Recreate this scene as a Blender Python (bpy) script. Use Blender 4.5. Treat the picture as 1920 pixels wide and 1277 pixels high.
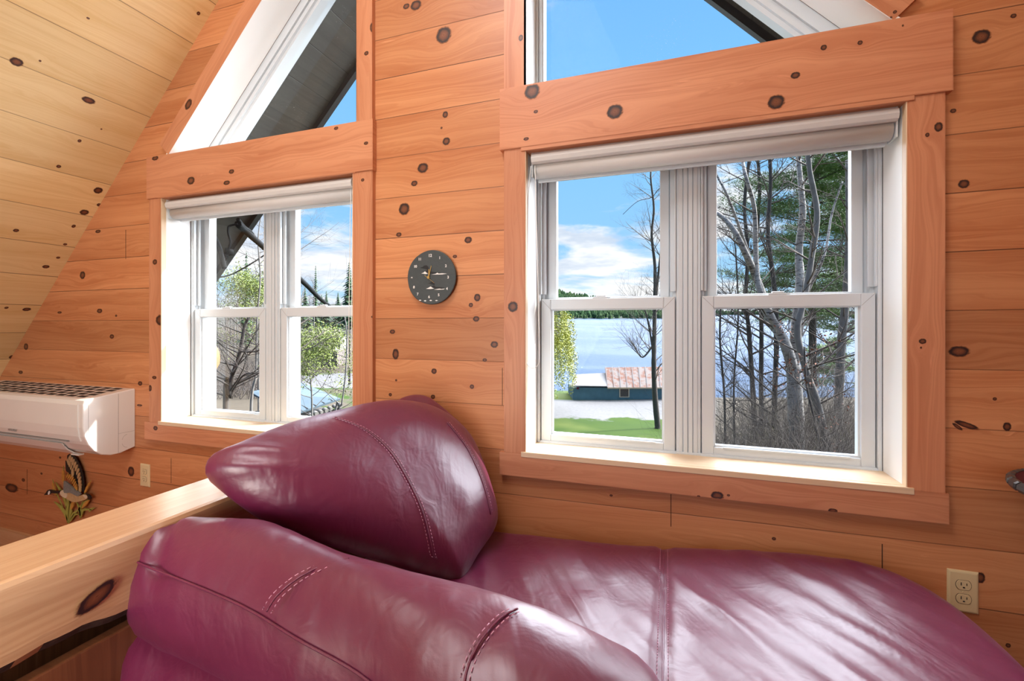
import bpy, bmesh, math, random
from mathutils import Vector, Matrix, noise
PI = math.pi
scene = bpy.context.scene
col = scene.collection
for o in list(bpy.data.objects): bpy.data.objects.remove(o, do_unlink=True)

# ------------------------------------------------------------------ camera
FPX, YAW, CY, CAMY, CAMZ = 854.4, 0.328, 612.3, -1.64, 1.25   # level camera, shifted lens, 1920 x 1277 frame
cam_d = bpy.data.cameras.new('camera')
cam_d.sensor_width = 36.0
cam_d.lens = FPX / 1920 * 36.0
cam_d.shift_y = (CY - 638.5) / 1920.0
cam_d.clip_start = 0.02
cam_d.clip_end = 4000
cam = bpy.data.objects.new('camera', cam_d)
cam.location = (0, CAMY, CAMZ)
cam.rotation_euler = (PI / 2, 0, YAW)
col.objects.link(cam)
scene.camera = cam
CS, SN = math.cos(YAW), math.sin(YAW)

# ------------------------------------------------------------------ view
vs = scene.view_settings
vs.view_transform = 'Standard'
vs.look = 'None'
vs.exposure = 0.10
vs.gamma = 1.0
vs.use_curve_mapping = False
scene.cycles.max_bounces = 8
scene.cycles.transparent_max_bounces = 16
scene.cycles.sample_clamp_indirect = 6.0
scene.cycles.caustics_reflective = False
scene.cycles.caustics_refractive = False

# ------------------------------------------------------------------ node helper
class NT:
    def __init__(self, tree):
        self.t = tree; self.n = tree.nodes; self.l = tree.links
    def add(self, kind, **kw):
        nd = self.n.new(kind)
        for k, v in kw.items(): setattr(nd, k, v)
        return nd
    def set(self, sock, v):
        if hasattr(v, 'is_output') or isinstance(v, bpy.types.NodeSocket): self.l.new(v, sock)
        elif v is not None: sock.default_value = v
    def math(self, op, a, b=None, c=None, clamp=False):
        nd = self.add('ShaderNodeMath', operation=op); nd.use_clamp = clamp
        self.set(nd.inputs[0], a)
        if b is not None: self.set(nd.inputs[1], b)
        if c is not None: self.set(nd.inputs[2], c)
        return nd.outputs[0]
    def comb(self, x, y, z=0.0):
        nd = self.add('ShaderNodeCombineXYZ')
        for i, v in enumerate((x, y, z)): self.set(nd.inputs[i], v)
        return nd.outputs[0]
    def sep(self, v):
        nd = self.add('ShaderNodeSeparateXYZ'); self.set(nd.inputs[0], v); return nd.outputs
    def noise(self, vec, scale=1.0, detail=2.0, rough=0.5, dist=0.0):
        nd = self.add('ShaderNodeTexNoise')
        self.set(nd.inputs['Vector'], vec)
        nd.inputs['Scale'].default_value = scale; nd.inputs['Detail'].default_value = detail
        nd.inputs['Roughness'].default_value = rough; nd.inputs['Distortion'].default_value = dist
        return nd.outputs[0]
    def white(self, v):
        nd = self.add('ShaderNodeTexWhiteNoise', noise_dimensions='1D'); self.set(nd.inputs['W'], v); return nd.outputs[0]
    def ramp(self, f, stops, interp='LINEAR'):
        nd = self.add('ShaderNodeValToRGB'); cr = nd.color_ramp; cr.interpolation = interp
        while len(cr.elements) < len(stops): cr.elements.new(0.5)
        for e, (p, c) in zip(cr.elements, stops):
            e.position = p; e.color = (c[0], c[1], c[2], 1) if not isinstance(c, (int, float)) else (c, c, c, 1)
        self.set(nd.inputs[0], f); return nd.outputs[0]
    def mix(self, f, a, b, mode='MIX'):
        nd = self.add('ShaderNodeMix', data_type='RGBA', blend_type=mode)
        self.set(nd.inputs[0], f)
        for i, v in ((6, a), (7, b)):
            if isinstance(v, (tuple, list)): v = (v[0], v[1], v[2], 1)
            self.set(nd.inputs[i], v)
        return nd.outputs[2]
    def maprange(self, v, a, b, c=0.0, d=1.0, smooth=True):
        nd = self.add('ShaderNodeMapRange'); nd.interpolation_type = 'SMOOTHSTEP' if smooth else 'LINEAR'
        self.set(nd.inputs[0], v)
        for i, x in enumerate((a, b, c, d)): nd.inputs[i + 1].default_value = x
        return nd.outputs[0]
    def bump(self, h, strength=0.3, dist=0.01):
        nd = self.add('ShaderNodeBump'); nd.inputs['Strength'].default_value = strength; nd.inputs['Distance'].default_value = dist
        self.set(nd.inputs['Height'], h); return nd.outputs[0]

def new_mat(name):
    m = bpy.data.materials.new(name); m.use_nodes = True
    nt = NT(m.node_tree); b = nt.n['Principled BSDF']
    return m, nt, b

def simple(name, c, rough=0.5, metal=0.0, var=0.0, vscale=8.0, coat=0.0, bump=0.0, bscale=60.0, spec=0.5):
    m, nt, b = new_mat(name)
    b.inputs['Roughness'].default_value = rough; b.inputs['Metallic'].default_value = metal
    b.inputs['Coat Weight'].default_value = coat; b.inputs['Specular IOR Level'].default_value = spec
    tc = nt.add('ShaderNodeTexCoord').outputs['Object']
    n = nt.noise(tc, vscale, 3)
    v = var if var else 0.03
    c1 = tuple(max(0, x * (1 - v)) for x in c[:3]); c2 = tuple(min(1, x * (1 + v)) for x in c[:3])
    nt.l.new(nt.mix(n, c1, c2), b.inputs['Base Color'])
    if bump: nt.l.new(nt.bump(nt.noise(tc, bscale, 3), bump, 0.004), b.inputs['Normal'])
    return m

# ------------------------------------------------------------------ world: blue spring sky with bright broken cloud
world = bpy.data.worlds.new('sky'); scene.world = world; world.use_nodes = True
wt = NT(world.node_tree)
bg = wt.n['Background']
dv = wt.add('ShaderNodeTexCoord').outputs['Generated']
dx, dy, dz = wt.sep(dv)
el = wt.math('MAXIMUM', dz, 0.0)
blue = wt.ramp(el, [(0.0, (0.50, 0.78, 1.0)), (0.18, (0.30, 0.62, 1.0)), (0.45, (0.22, 0.56, 1.0)), (1.0, (0.10, 0.32, 0.85))])
zz = wt.math('MULTIPLY', wt.math('POWER', wt.math('ADD', el, 0.02), 0.75), 3.4)
cv = wt.comb(wt.math('MULTIPLY', dx, 2.1), wt.math('MULTIPLY', dy, 2.1), wt.math('MULTIPLY', zz, 2.2))
cn = wt.noise(cv, 1.45, 7, 0.56, 0.35)
left = wt.math('MULTIPLY', wt.math('ADD', dx, 0.20), -0.05)          # cloudier to the west
thr = wt.math('SUBTRACT', wt.math('SUBTRACT', cn, wt.maprange(el, 0.26, 0.46, 0.0, 0.22)), wt.math('MULTIPLY', wt.math('MINIMUM', wt.math('MULTIPLY', left, -1.0), 0.0), 1.0))
cm = wt.maprange(thr, 0.44, 0.56)
cshade = wt.noise(cv, 3.1, 4, 0.6)
cloud = wt.mix(wt.maprange(cshade, 0.35, 0.65), (0.62, 0.72, 0.86), (1.02, 1.04, 1.06))
skyc = wt.mix(cm, blue, cloud)
grey = wt.mix(wt.maprange(dz, -0.05, 0.0), (0.16, 0.17, 0.13), skyc)
wt.l.new(grey, bg.inputs[0]); bg.inputs[1].default_value = 1.0

# ------------------------------------------------------------------ sun
sd = bpy.data.lights.new('sun', 'SUN'); sd.energy = 9; sd.angle = 0.02; sd.color = (1.0, 0.95, 0.86)
sun = bpy.data.objects.new('sun', sd); col.objects.link(sun)
to_sun = Vector((0.66, 0.44, 0.60)).normalized()
sun.rotation_euler = to_sun.to_track_quat('Z', 'Y').to_euler()
sun.location = (6, 6, 12)
# added second sun, very broad and soft, to whiten the sheen on the leather
gd = bpy.data.lights.new('sheen_fill_sun', 'SUN'); gd.energy = 25.0; gd.angle = math.radians(105); gd.color = (0.87, 0.93, 1.0)
glow = bpy.data.objects.new('sheen_fill_sun', gd); col.objects.link(glow)
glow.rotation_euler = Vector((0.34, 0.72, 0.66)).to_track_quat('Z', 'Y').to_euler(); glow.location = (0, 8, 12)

# ------------------------------------------------------------------ added fill lamps: behind the camera, under the ridge, aimed at the ceiling
def area(name, loc, look, sx, sy, e, c=(1, 1, 1)):
    l = bpy.data.lights.new(name, 'AREA'); l.shape = 'RECTANGLE'; l.size = sx; l.size_y = sy; l.energy = e; l.color = c
    o = bpy.data.objects.new(name, l); col.objects.link(o); o.location = loc
    o.rotation_euler = (Vector(look) - Vector(loc)).to_track_quat('-Z', 'Y').to_euler()
    return o
area('rear_fill', (-0.9, -5.0, 1.7), (-0.9, 0, 1.3), 3.0, 2.0, 36, (0.98, 0.98, 1.0))  # added fill standing in for daylight from the unseen gable
area('ridge_fill', (-0.9, -1.6, 3.7), (-0.9, -0.9, 1.0), 1.6, 1.2, 92, (0.98, 0.97, 1.0))  # added fill for the wall, no fixture at the ridge
area('ceiling_fill', (-0.9, -2.3, 0.9), (-2.7, -1.2, 2.2), 0.8, 0.8, 36, (1.0, 0.98, 0.88))  # added fill to brighten the left ceiling, no fixture

# ------------------------------------------------------------------ geometry helpers
def ray(px, py):
    u = (px - 960) / FPX; v = (py - CY) / FPX
    return Vector((CS * u - SN, SN * u + CS, -v))
CAMP = Vector((0, CAMY, CAMZ))
def onY(px, py, Y=0.0):
    r = ray(px, py); return CAMP + r * ((Y - CAMY) / r.y)
def onZ(px, py, Z):
    r = ray(px, py); return CAMP + r * ((Z - CAMZ) / r.z)
def onX(px, py, X):
    r = ray(px, py); return CAMP + r * (X / r.x)
def at(px, py, t):
    return CAMP + ray(px, py) * t

def link(me, name, mats, parent=None):
    o = bpy.data.objects.new(name, me)
    for m in (mats if isinstance(mats, (list, tuple)) else [mats]): me.materials.append(m)
    if parent is not None: o.parent = parent; o.matrix_parent_inverse = parent.matrix_world.inverted() if False else Matrix.Translation(-Vector(parent.location)) if parent.get('_t') else Matrix()
    col.objects.link(o); return o

def tag(o, label=None, cat=None, group=None, kind=None):
    if label: o['label'] = label
    if cat: o['category'] = cat
    if group: o['group'] = group
    if kind: o['kind'] = kind
    return o

def thing(name, loc, label, cat, group=None):
    o = bpy.data.objects.new(name, None); o.empty_display_size = 0.1
    o.location = loc; col.objects.link(o)
    o['_t'] = 1
    return tag(o, label, cat, group)

class MB:
    """collects geometry in world coordinates; build() links it as ONE mesh object"""
    def __init__(self): self.bm = bmesh.new(); self.uv = self.bm.loops.layers.uv.new('UVMap')
    def face(self, pts, mi=0, uvs=None, smooth=False):
        vs_ = [self.bm.verts.new(p) for p in pts]
        f = self.bm.faces.new(vs_); f.material_index = mi; f.smooth = smooth
        if uvs:
            for lp, u in zip(f.loops, uvs): lp[self.uv].uv = u
        return f
    def box(self, a, b, mi=0, grain='x', bev=0.0, uo=(0, 0)):
        x0, y0, z0 = (min(a[i], b[i]) for i in range(3)); x1, y1, z1 = (max(a[i], b[i]) for i in range(3))
        bm2 = bmesh.new()
        bmesh.ops.create_cube(bm2, size=1)
        for v in bm2.verts: v.co = Vector(((x0 + x1) / 2 + v.co.x * (x1 - x0), (y0 + y1) / 2 + v.co.y * (y1 - y0), (z0 + z1) / 2 + v.co.z * (z1 - z0)))
        if bev > 0: bmesh.ops.bevel(bm2, geom=bm2.edges[:], offset=min(bev, 0.45 * min(x1 - x0, y1 - y0, z1 - z0)), segments=2, affect='EDGES', profile=0.5)
        self.merge(bm2, mi, grain, uo)
    def merge(self, bm2, mi=0, grain='x', uo=(0, 0), smooth=False):
        bm2.normal_update()
        mp = {}
        for v in bm2.verts: mp[v] = self.bm.verts.new(v.co)
        for f in bm2.faces:
            try: g = self.bm.faces.new([mp[v] for v in f.verts])
            except ValueError: continue
            g.material_index = mi; g.smooth = smooth or f.smooth
            n = f.normal
            for lp, v in zip(g.loops, f.verts):
                p = v.co
                lp[self.uv].uv = box_uv(p, n, grain, uo)
        bm2.free()
    def tube(self, pts, rad, sides=6, mi=0, cap=True):
        pts = [Vector(p) for p in pts]
        rads = rad if isinstance(rad, (list, tuple)) else [rad] * len(pts)
        rings = []
        up = Vector((0.13, 0.21, 0.97))
        acc = 0.0
        for i, p in enumerate(pts):
            d = (pts[min(i + 1, len(pts) - 1)] - pts[max(i - 1, 0)])
            if d.length < 1e-9: d = Vector((0, 0, 1))
            d.normalize()
            a = d.cross(up)
            if a.length < 0.05: a = d.cross(Vector((1, 0, 0)))
            a.normalize(); b = d.cross(a)
            if i: acc += (p - pts[i - 1]).length
            rings.append(([self.bm.verts.new(p + (a * math.cos(2 * PI * k / sides) + b * math.sin(2 * PI * k / sides)) * rads[i]) for k in range(sides)], acc))
        for (r0, l0), (r1, l1) in zip(rings, rings[1:]):
            for k in range(sides):
                f = self.bm.faces.new((r0[k], r0[(k + 1) % sides], r1[(k + 1) % sides], r1[k])); f.smooth = True; f.material_index = mi
                us = ((l0, k / sides), (l0, (k + 1) / sides), (l1, (k + 1) / sides), (l1, k / sides))
                for lp, u in zip(f.loops, us): lp[self.uv].uv = u
        if cap:
            for r, fl in ((rings[0][0], True), (rings[-1][0], False)):
                try:
                    f = self.bm.faces.new(r[::-1] if not fl else r); f.material_index = mi
                except ValueError: pass
    def prism(self, poly, axis, a, b, mi=0, grain='x', uo=(0, 0)):
        """poly: 2-d outline in the plane across axis ('y': (x, z); 'x': (y, z); 'z': (x, y)), from a to b"""
        def P(p, h):
            return {'y': (p[0], h, p[1]), 'x': (h, p[0], p[1]), 'z': (p[0], p[1], h)}[axis]
        bm2 = bmesh.new()
        A = [bm2.verts.new(P(p, a)) for p in poly]; B = [bm2.verts.new(P(p, b)) for p in poly]
        bm2.faces.new(A); bm2.faces.new(B[::-1])
        n = len(poly)
        for i in range(n): bm2.faces.new((A[i], B[i], B[(i + 1) % n], A[(i + 1) % n]))
        bmesh.ops.recalc_face_normals(bm2, faces=bm2.faces[:])
        self.merge(bm2, mi, grain, uo)
    def loft(self, rings, mi=0, closed=True, cap=True, smooth=True):
        R = [[self.bm.verts.new(p) for p in r] for r in rings]
        n = len(rings[0])
        for i in range(len(R) - 1):
            for k in range(n if closed else n - 1):
                f = self.bm.faces.new((R[i][k], R[i][(k + 1) % n], R[i + 1][(k + 1) % n], R[i + 1][k])); f.smooth = smooth; f.material_index = mi
                us = ((i, k), (i, k + 1), (i + 1, k + 1), (i + 1, k))
                for lp, u in zip(f.loops, us): lp[self.uv].uv = (u[0] / len(R), u[1] / n)
        if cap and closed:
            for r in (R[0], R[-1]):
                f = self.bm.faces.new(r); f.smooth = smooth; f.material_index = mi
        return R
    def build(self, name, mats, parent=None, fix=True):
        if fix: bmesh.ops.recalc_face_normals(self.bm, faces=self.bm.faces[:])
        me = bpy.data.meshes.new(name); self.bm.to_mesh(me); self.bm.free()
        o = link(me, name, mats, parent)
        return o

def box_uv(p, n, grain, uo=(0, 0)):
    # u runs along the grain
    ax = (abs(n[0]), abs(n[1]), abs(n[2])); k = ax.index(max(ax))
    if grain == 'x': u = p[0]; v = p[2] if k != 2 else p[1]
    elif grain == 'z': u = p[2]; v = p[0] if k != 0 else p[1]
    elif grain == 'y': u = p[1]; v = p[2] if k == 0 else p[0]
    else: u, v = p[0], p[2]
    if grain == 'x' and k == 0: u, v = p[1], p[2]
    if grain == 'y' and k == 1: u, v = p[0], p[2]
    if grain == 'z' and k == 2: u, v = p[0], p[1]
    return (u + uo[0], v + uo[1])

# ------------------------------------------------------------------ materials
def wood(name, light, dark, w=0.0, rough=0.42, warp=True, v0=0.0, var=0.18, line=(0.09, 0.03, 0.015), coat=0.0, tilt=0.0):
    """pine boards: UV u along the grain, v across it in metres; attribute kd bends the grain round knots"""
    m, nt, b = new_mat(name)
    uvn = nt.add('ShaderNodeTexCoord').outputs['UV']
    u, v, _ = nt.sep(uvn)
    kd = nt.add('ShaderNodeAttribute', attribute_name='kd').outputs['Fac']
    if tilt: v = nt.math('SUBTRACT', v, nt.math('MULTIPLY', nt.math('MAXIMUM', nt.math('ADD', u, 0.6), 0.0), tilt))
    if w:
        bv = nt.math('DIVIDE', nt.math('SUBTRACT', v, v0), w)
        bi = nt.math('FLOOR', bv); fr = nt.math('SUBTRACT', bv, bi)
        rnd = nt.white(bi)
        rnd2 = nt.white(nt.math('ADD', bi, 37.3))
    else:
        rn = nt.add('ShaderNodeObjectInfo').outputs['Random']
        rnd = rn; rnd2 = nt.white(nt.math('MULTIPLY', rn, 91.0)); fr = None
    gu = nt.math('ADD', u, nt.math('MULTIPLY', rnd, 41.0))
    gv = nt.math('ADD', v, nt.math('MULTIPLY', kd, 0.10))
    big = nt.noise(nt.comb(nt.math('MULTIPLY', gu, 1.1), nt.math('MULTIPLY', gv, 9.0), nt.math('MULTIPLY', rnd2, 30.0)), 1.0, 3, 0.5, 0.4)
    ringv = nt.math('ADD', nt.math('MULTIPLY', gv, 46.0), nt.math('MULTIPLY', big, 7.0))
    rings = nt.noise(nt.comb(nt.math('MULTIPLY', gu, 0.9), nt.math('MULTIPLY', ringv, 2.2), rnd), 1.0, 3, 0.6)
    fib = nt.noise(nt.comb(nt.math('MULTIPLY', gu, 9.0), nt.math('MULTIPLY', gv, 520.0), 0.0), 1.0, 2, 0.6)
    f = nt.math('ADD', nt.math('MULTIPLY', nt.maprange(big, 0.3, 0.72), 0.45), nt.math('MULTIPLY', nt.maprange(rings, 0.38, 0.66), 0.38))
    f = nt.math('ADD', f, nt.math('MULTIPLY', fib, 0.22), clamp=True)
    c = nt.mix(f, light, dark)
    # pale curly streaks
    sv = nt.noise(nt.comb(nt.math('MULTIPLY', gu, 3.0), nt.math('MULTIPLY', gv, 70.0), nt.math('ADD', rnd2, 5.0)), 1.0, 4, 0.7, 1.2)
    sm = nt.math('MULTIPLY', nt.maprange(sv, 0.60, 0.74), nt.maprange(nt.noise(nt.comb(nt.math('MULTIPLY', gu, 1.6), nt.math('MULTIPLY', gv, 8.0), 3.0), 1.0, 2), 0.5, 0.62))
    c = nt.mix(nt.math('MULTIPLY', sm, 0.45), c, tuple(min(1, x * 1.25 + 0.06) for x in light))
    tone = nt.math('ADD', 1.0 - var / 2, nt.math('MULTIPLY', rnd, var))
    c = nt.mix(1.0, c, nt.comb(tone, nt.math('ADD', tone, -0.012), nt.math('ADD', tone, -0.03)), 'MULTIPLY')
    h = nt.math('MULTIPLY', rings, 0.25)
    if fr is not None:
        e = nt.math('MINIMUM', fr, nt.math('SUBTRACT', 1.0, fr))
        gm = nt.maprange(e, 0.0045, 0.013, 1.0, 0.0)
        c = nt.mix(nt.math('MULTIPLY', gm, nt.math('ADD', 0.45, nt.math('MULTIPLY', rnd2, 0.5))), c, line)
        h = nt.math('SUBTRACT', h, nt.math('MULTIPLY', gm, 1.6))
    nt.l.new(c, b.inputs['Base Color'])
    nt.l.new(nt.math('ADD', rough - 0.06, nt.math('MULTIPLY', fib, 0.12)), b.inputs['Roughness'])
    nt.l.new(nt.bump(h, 0.35, 0.0018), b.inputs['Normal'])
    b.inputs['Coat Weight'].default_value = coat; b.inputs['Coat Roughness'].default_value = 0.25
    return m

def knot_mat(name, base):
    m, nt, b = new_mat(name)
    uvn = nt.add('ShaderNodeTexCoord').outputs['UV']
    u, v, _ = nt.sep(uvn)
    seed = nt.add('ShaderNodeAttribute', attribute_name='kseed').outputs['Fac']
    r = nt.math('SQRT', nt.math('ADD', nt.math('MULTIPLY', u, u), nt.math('MULTIPLY', v, v)))
    nn = nt.noise(nt.comb(nt.math('MULTIPLY', u, 1.4), nt.math('MULTIPLY', v, 1.4), nt.math('MULTIPLY', seed, 20.0)), 1.6, 4, 0.65)
    rr = nt.math('ADD', r, nt.math('MULTIPLY', nt.math('SUBTRACT', nn, 0.5), 0.42))
    ringn = nt.math('MULTIPLY', nt.math('SINE', nt.math('MULTIPLY', rr, 34.0)), 0.03)
    cc = nt.ramp(nt.math('ADD', rr, ringn), [(0.0, (0.08, 0.026, 0.012)), (0.10, (0.21, 0.07, 0.03)), (0.42, (0.13, 0.04, 0.018)), (0.53, (0.035, 0.014, 0.012)), (0.66, (0.025, 0.010, 0.010)), (0.74, (0.17, 0.06, 0.03)), (0.95, base)])
    nt.l.new(cc, b.inputs['Base Color']); b.inputs['Roughness'].default_value = 0.4
    al = nt.maprange(rr, 0.68, 0.9, 1.0, 0.0)
    nt.l.new(al, b.inputs['Alpha'])
    return m

PINE_L = (0.62, 0.285, 0.130); PINE_D = (0.42, 0.140, 0.050)
M = {}
M['wall'] = wood('pine_wall_boards', PINE_L, PINE_D, w=0.168, v0=0.443, tilt=0.0088, var=0.30)
M['ceil'] = wood('pine_ceiling_boards', (0.82, 0.64, 0.36), (0.68, 0.47, 0.21), w=0.2225, v0=0.0885, var=0.26, rough=0.40)
M['trimw'] = wood('pine_trim', (0.66, 0.305, 0.165), (0.46, 0.165, 0.078), var=0.16)
M['sillw'] = wood('overexposed_pine_sill', (0.78, 0.62, 0.44), (0.68, 0.48, 0.30), var=0.1)  # pine paled, daylight overexposure put into its colour
M['railw'] = wood('pine_rail', (0.66, 0.43, 0.25), (0.50, 0.28, 0.14), var=0.1, coat=1.0, rough=0.36)
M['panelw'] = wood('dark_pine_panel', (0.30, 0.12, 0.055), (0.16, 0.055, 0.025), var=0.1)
M['floorw'] = wood('red_pine_floor', (0.50, 0.13, 0.045), (0.36, 0.085, 0.030), w=0.14, var=0.2)
M['knot'] = knot_mat('pine_knot', (0.46, 0.16, 0.06))
M['gap'] = simple('dark_board_gap', (0.05, 0.018, 0.01), 0.8)
M['vinyl'] = simple('white_vinyl', (0.60, 0.645, 0.68), 0.35, var=0.02)
M['liner'] = simple('white_jamb_liner', (0.86, 0.86, 0.85), 0.45, var=0.02)
M['blind'] = simple('white_blind_fabric', (0.60, 0.59, 0.58), 0.6, bump=0.05, bscale=400)
M['cord'] = simple('white_cord', (0.80, 0.80, 0.78), 0.5)
M['ac'] = simple('white_plastic', (0.78, 0.76, 0.73), 0.22, coat=0.3)
M['acgrey'] = simple('grey_plastic', (0.30, 0.28, 0.27), 0.5)
M['dark'] = simple('dark_void', (0.012, 0.012, 0.013), 0.7)
M['ivory'] = simple('ivory_plastic', (0.66, 0.52, 0.30), 0.35)
M['black'] = simple('black_paint', (0.010, 0.011, 0.014), 0.5)
M['white'] = simple('white_paint', (0.80, 0.80, 0.78), 0.5)
M['gold'] = simple('brass', (0.75, 0.52, 0.18), 0.3, metal=0.9)
M['slate'] = simple('grey_slate', (0.050, 0.062, 0.066), 0.55, var=0.15, vscale=30, bump=0.3, bscale=90)

def glass_mat(name, tint=(1, 1, 1), dirt=0.0):
    m = bpy.data.materials.new(name); m.use_nodes = True; nt = NT(m.node_tree)
    nt.n.remove(nt.n['Principled BSDF']); out = nt.n['Material Output']
    tr = nt.add('ShaderNodeBsdfTransparent'); tr.inputs[0].default_value = (*tint, 1)
    gl = nt.add('ShaderNodeBsdfGlossy'); gl.inputs['Roughness'].default_value = 0.0
    fr = nt.add('ShaderNodeFresnel'); fr.inputs[0].default_value = 1.35
    mx = nt.add('ShaderNodeMixShader'); nt.l.new(nt.math('MULTIPLY', fr.outputs[0], 0.04), mx.inputs[0]); nt.l.new(tr.outputs[0], mx.inputs[1]); nt.l.new(gl.outputs[0], mx.inputs[2])
    last = mx.outputs[0]
    if dirt:
        tc = nt.add('ShaderNodeTexCoord').outputs['Object']
        x, y, z = nt.sep(tc)
        sp = nt.noise(tc, 210.0, 2, 0.7)
        st = nt.noise(nt.comb(nt.math('MULTIPLY', x, 160.0), 0.0, nt.math('MULTIPLY', z, 7.0)), 1.0, 2, 0.7)
        reg = nt.maprange(nt.noise(tc, 4.0, 2), 0.45, 0.6)
        dm = nt.math('MULTIPLY', nt.math('MAXIMUM', nt.maprange(sp, 0.69, 0.74), nt.math('MULTIPLY', nt.maprange(st, 0.70, 0.76), 0.5)), nt.math('MULTIPLY', reg, dirt))
        df = nt.add('ShaderNodeBsdfDiffuse'); df.inputs[0].default_value = (0.8, 0.82, 0.85, 1)
        m2 = nt.add('ShaderNodeMixShader'); nt.l.new(dm, m2.inputs[0]); nt.l.new(last, m2.inputs[1]); nt.l.new(df.outputs[0], m2.inputs[2]); last = m2.outputs[0]
    nt.l.new(last, out.inputs[0])
    return m
M['glass'] = glass_mat('window_glass')
M['glass_dirty'] = glass_mat('spotted_window_glass', dirt=0.45)

def leather(name, base, scale=1.0):
    m, nt, b = new_mat(name)
    tc = nt.add('ShaderNodeTexCoord').outputs['Object']
    n1 = nt.noise(tc, 5.0, 3, 0.6)
    c = nt.mix(n1, tuple(x * 0.85 for x in base), tuple(min(1, x * 1.15) for x in base))
    nt.l.new(c, b.inputs['Base Color'])
    vor = nt.add('ShaderNodeTexVoronoi', feature='DISTANCE_TO_EDGE'); vor.inputs['Scale'].default_value = 260.0
    nt.l.new(tc, vor.inputs['Vector'])
    # long soft creases
    x, y, z = nt.sep(tc)
    wv = nt.noise(nt.comb(nt.math('ADD', nt.math('MULTIPLY', x, 7.0), nt.math('MULTIPLY', y, 4.0)), nt.math('ADD', nt.math('MULTIPLY', y, 2.6), nt.math('MULTIPLY', x, 2.0)), nt.math('MULTIPLY', z, 4.0)), 1.0 * scale, 3, 0.5, 0.8)
    wv2 = nt.noise(tc, 13.0, 3, 0.5, 0.6)
    h1 = nt.bump(nt.math('ADD', nt.math('MULTIPLY', wv, 1.0), nt.math('MULTIPLY', wv2, 0.5)), 0.35, 0.03)
    b2 = nt.add('ShaderNodeBump'); b2.inputs['Strength'].default_value = 0.12; b2.inputs['Distance'].default_value = 0.001
    nt.l.new(vor.outputs[0], b2.inputs['Height']); nt.l.new(h1, b2.inputs['Normal'])
    nt.l.new(b2.outputs[0], b.inputs['Normal'])
    b.inputs['Roughness'].default_value = 0.44
    b.inputs['IOR'].default_value = 1.55
    b.inputs['Coat Weight'].default_value = 0.5; b.inputs['Coat Roughness'].default_value = 0.34; b.inputs['Coat IOR'].default_value = 1.6
    b.inputs['Sheen Weight'].default_value = 0.12; b.inputs['Sheen Tint'].default_value = (0.9, 0.45, 0.75, 1)
    return m
M['leather'] = leather('burgundy_leather', (0.125, 0.005, 0.040))
M['thread'] = simple('pink_thread', (0.62, 0.30, 0.42), 0.6)

# ------------------------------------------------------------------ knots
RS = math.sqrt(1 + 1.044 ** 2)
def knots_on(mb, ks, place, mi=1, off=0.0007):
    """ks: (u, v, ru, rv, ang); place(u, v, off) -> world point"""
    for (ku, kv, ru, rv, an) in ks:
        ru *= 1.25; rv *= 1.25
        N = 14
        ctr = mb.bm.verts.new(place(ku, kv, off))
        ring = []
        for i in range(N):
            a = 2 * PI * i / N
            x, y = math.cos(a) * ru, math.sin(a) * rv
            x, y = x * math.cos(an) - y * math.sin(an), x * math.sin(an) + y * math.cos(an)
            ring.append((mb.bm.verts.new(place(ku + x, kv + y, off)), (math.cos(a), math.sin(a))))
        for i in range(N):
            (v1, u1), (v2, u2) = ring[i], ring[(i + 1) % N]
            f = mb.bm.faces.new((ctr, v1, v2)); f.material_index = mi
            for lp, u in zip(f.loops, ((0, 0), u1, u2)): lp[mb.uv].uv = u

def set_kd(o, ks, uvof):
    me = o.data
    at_ = me.attributes.new('kd', 'FLOAT', 'POINT')
    vals = []
    for v in me.vertices:
        u, w = uvof(v.co); s = 0.0
        for (ku, kv, ru, rv, an) in ks:
            du = (u - ku) / (ru * 3.6 + 0.02); dv = (w - kv)
            q = du * du + (dv / (rv * 2.6 + 0.012)) ** 2
            if q < 9: s += -dv * math.exp(-q) * 8.5 + 0.12 * math.exp(-q * 1.5)
        vals.append(s)
    at_.data.foreach_set('value', vals)

def grid_face(mb, U, V, place, mi=0, uvo=(0, 0)):
    vv = [[mb.bm.verts.new(place(u, v)) for u in U] for v in V]
    for j in range(len(V) - 1):
        for i in range(len(U) - 1):
            f = mb.bm.faces.new((vv[j][i], vv[j][i + 1], vv[j + 1][i + 1], vv[j + 1][i])); f.material_index = mi
            for lp, (a, b) in zip(f.loops, ((i, j), (i + 1, j), (i + 1, j + 1), (i, j + 1))): lp[mb.uv].uv = (U[a] + uvo[0], V[b] + uvo[1])
def lin(a, b, st):
    n = max(1, int(round((b - a) / st))); return [a + (b - a) * i / n for i in range(n + 1)]

rk = random.Random(5)
def pk(px, py, rx, ry, surf='wall', ang=0.0):
    """a knot seen at a pixel with pixel radii -> (u, v, ru, rv, ang) in metres on that surface"""
    if surf == 'wall' or surf == 'trim':
        Y = 0.0 if surf == 'wall' else -0.026
        p = onY(px, py, Y); t = (p - CAMP).dot(Vector((-SN, CS, 0)))
        pu = (onY(px + 1, py, Y) - p).x
        return (p.x, p.z, rx * pu, ry * t / FPX, ang)
    r = ray(px, py); t = (4.997 - CAMZ) / (r.z - 1.044 * r.x); p = CAMP + r * t
    r2 = ray(px + 1, py); t2 = (4.997 - CAMZ) / (r2.z - 1.044 * r2.x); q = CAMP + r2 * t2
    r3 = ray(px, py + 1); t3 = (4.997 - CAMZ) / (r3.z - 1.044 * r3.x); w = CAMP + r3 * t3
    return (p.y, p.x * RS + 10, max(rx * abs(q.y - p.y), 0.004), max(ry * abs(w.x - p.x) * RS, 0.004), ang)

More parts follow.
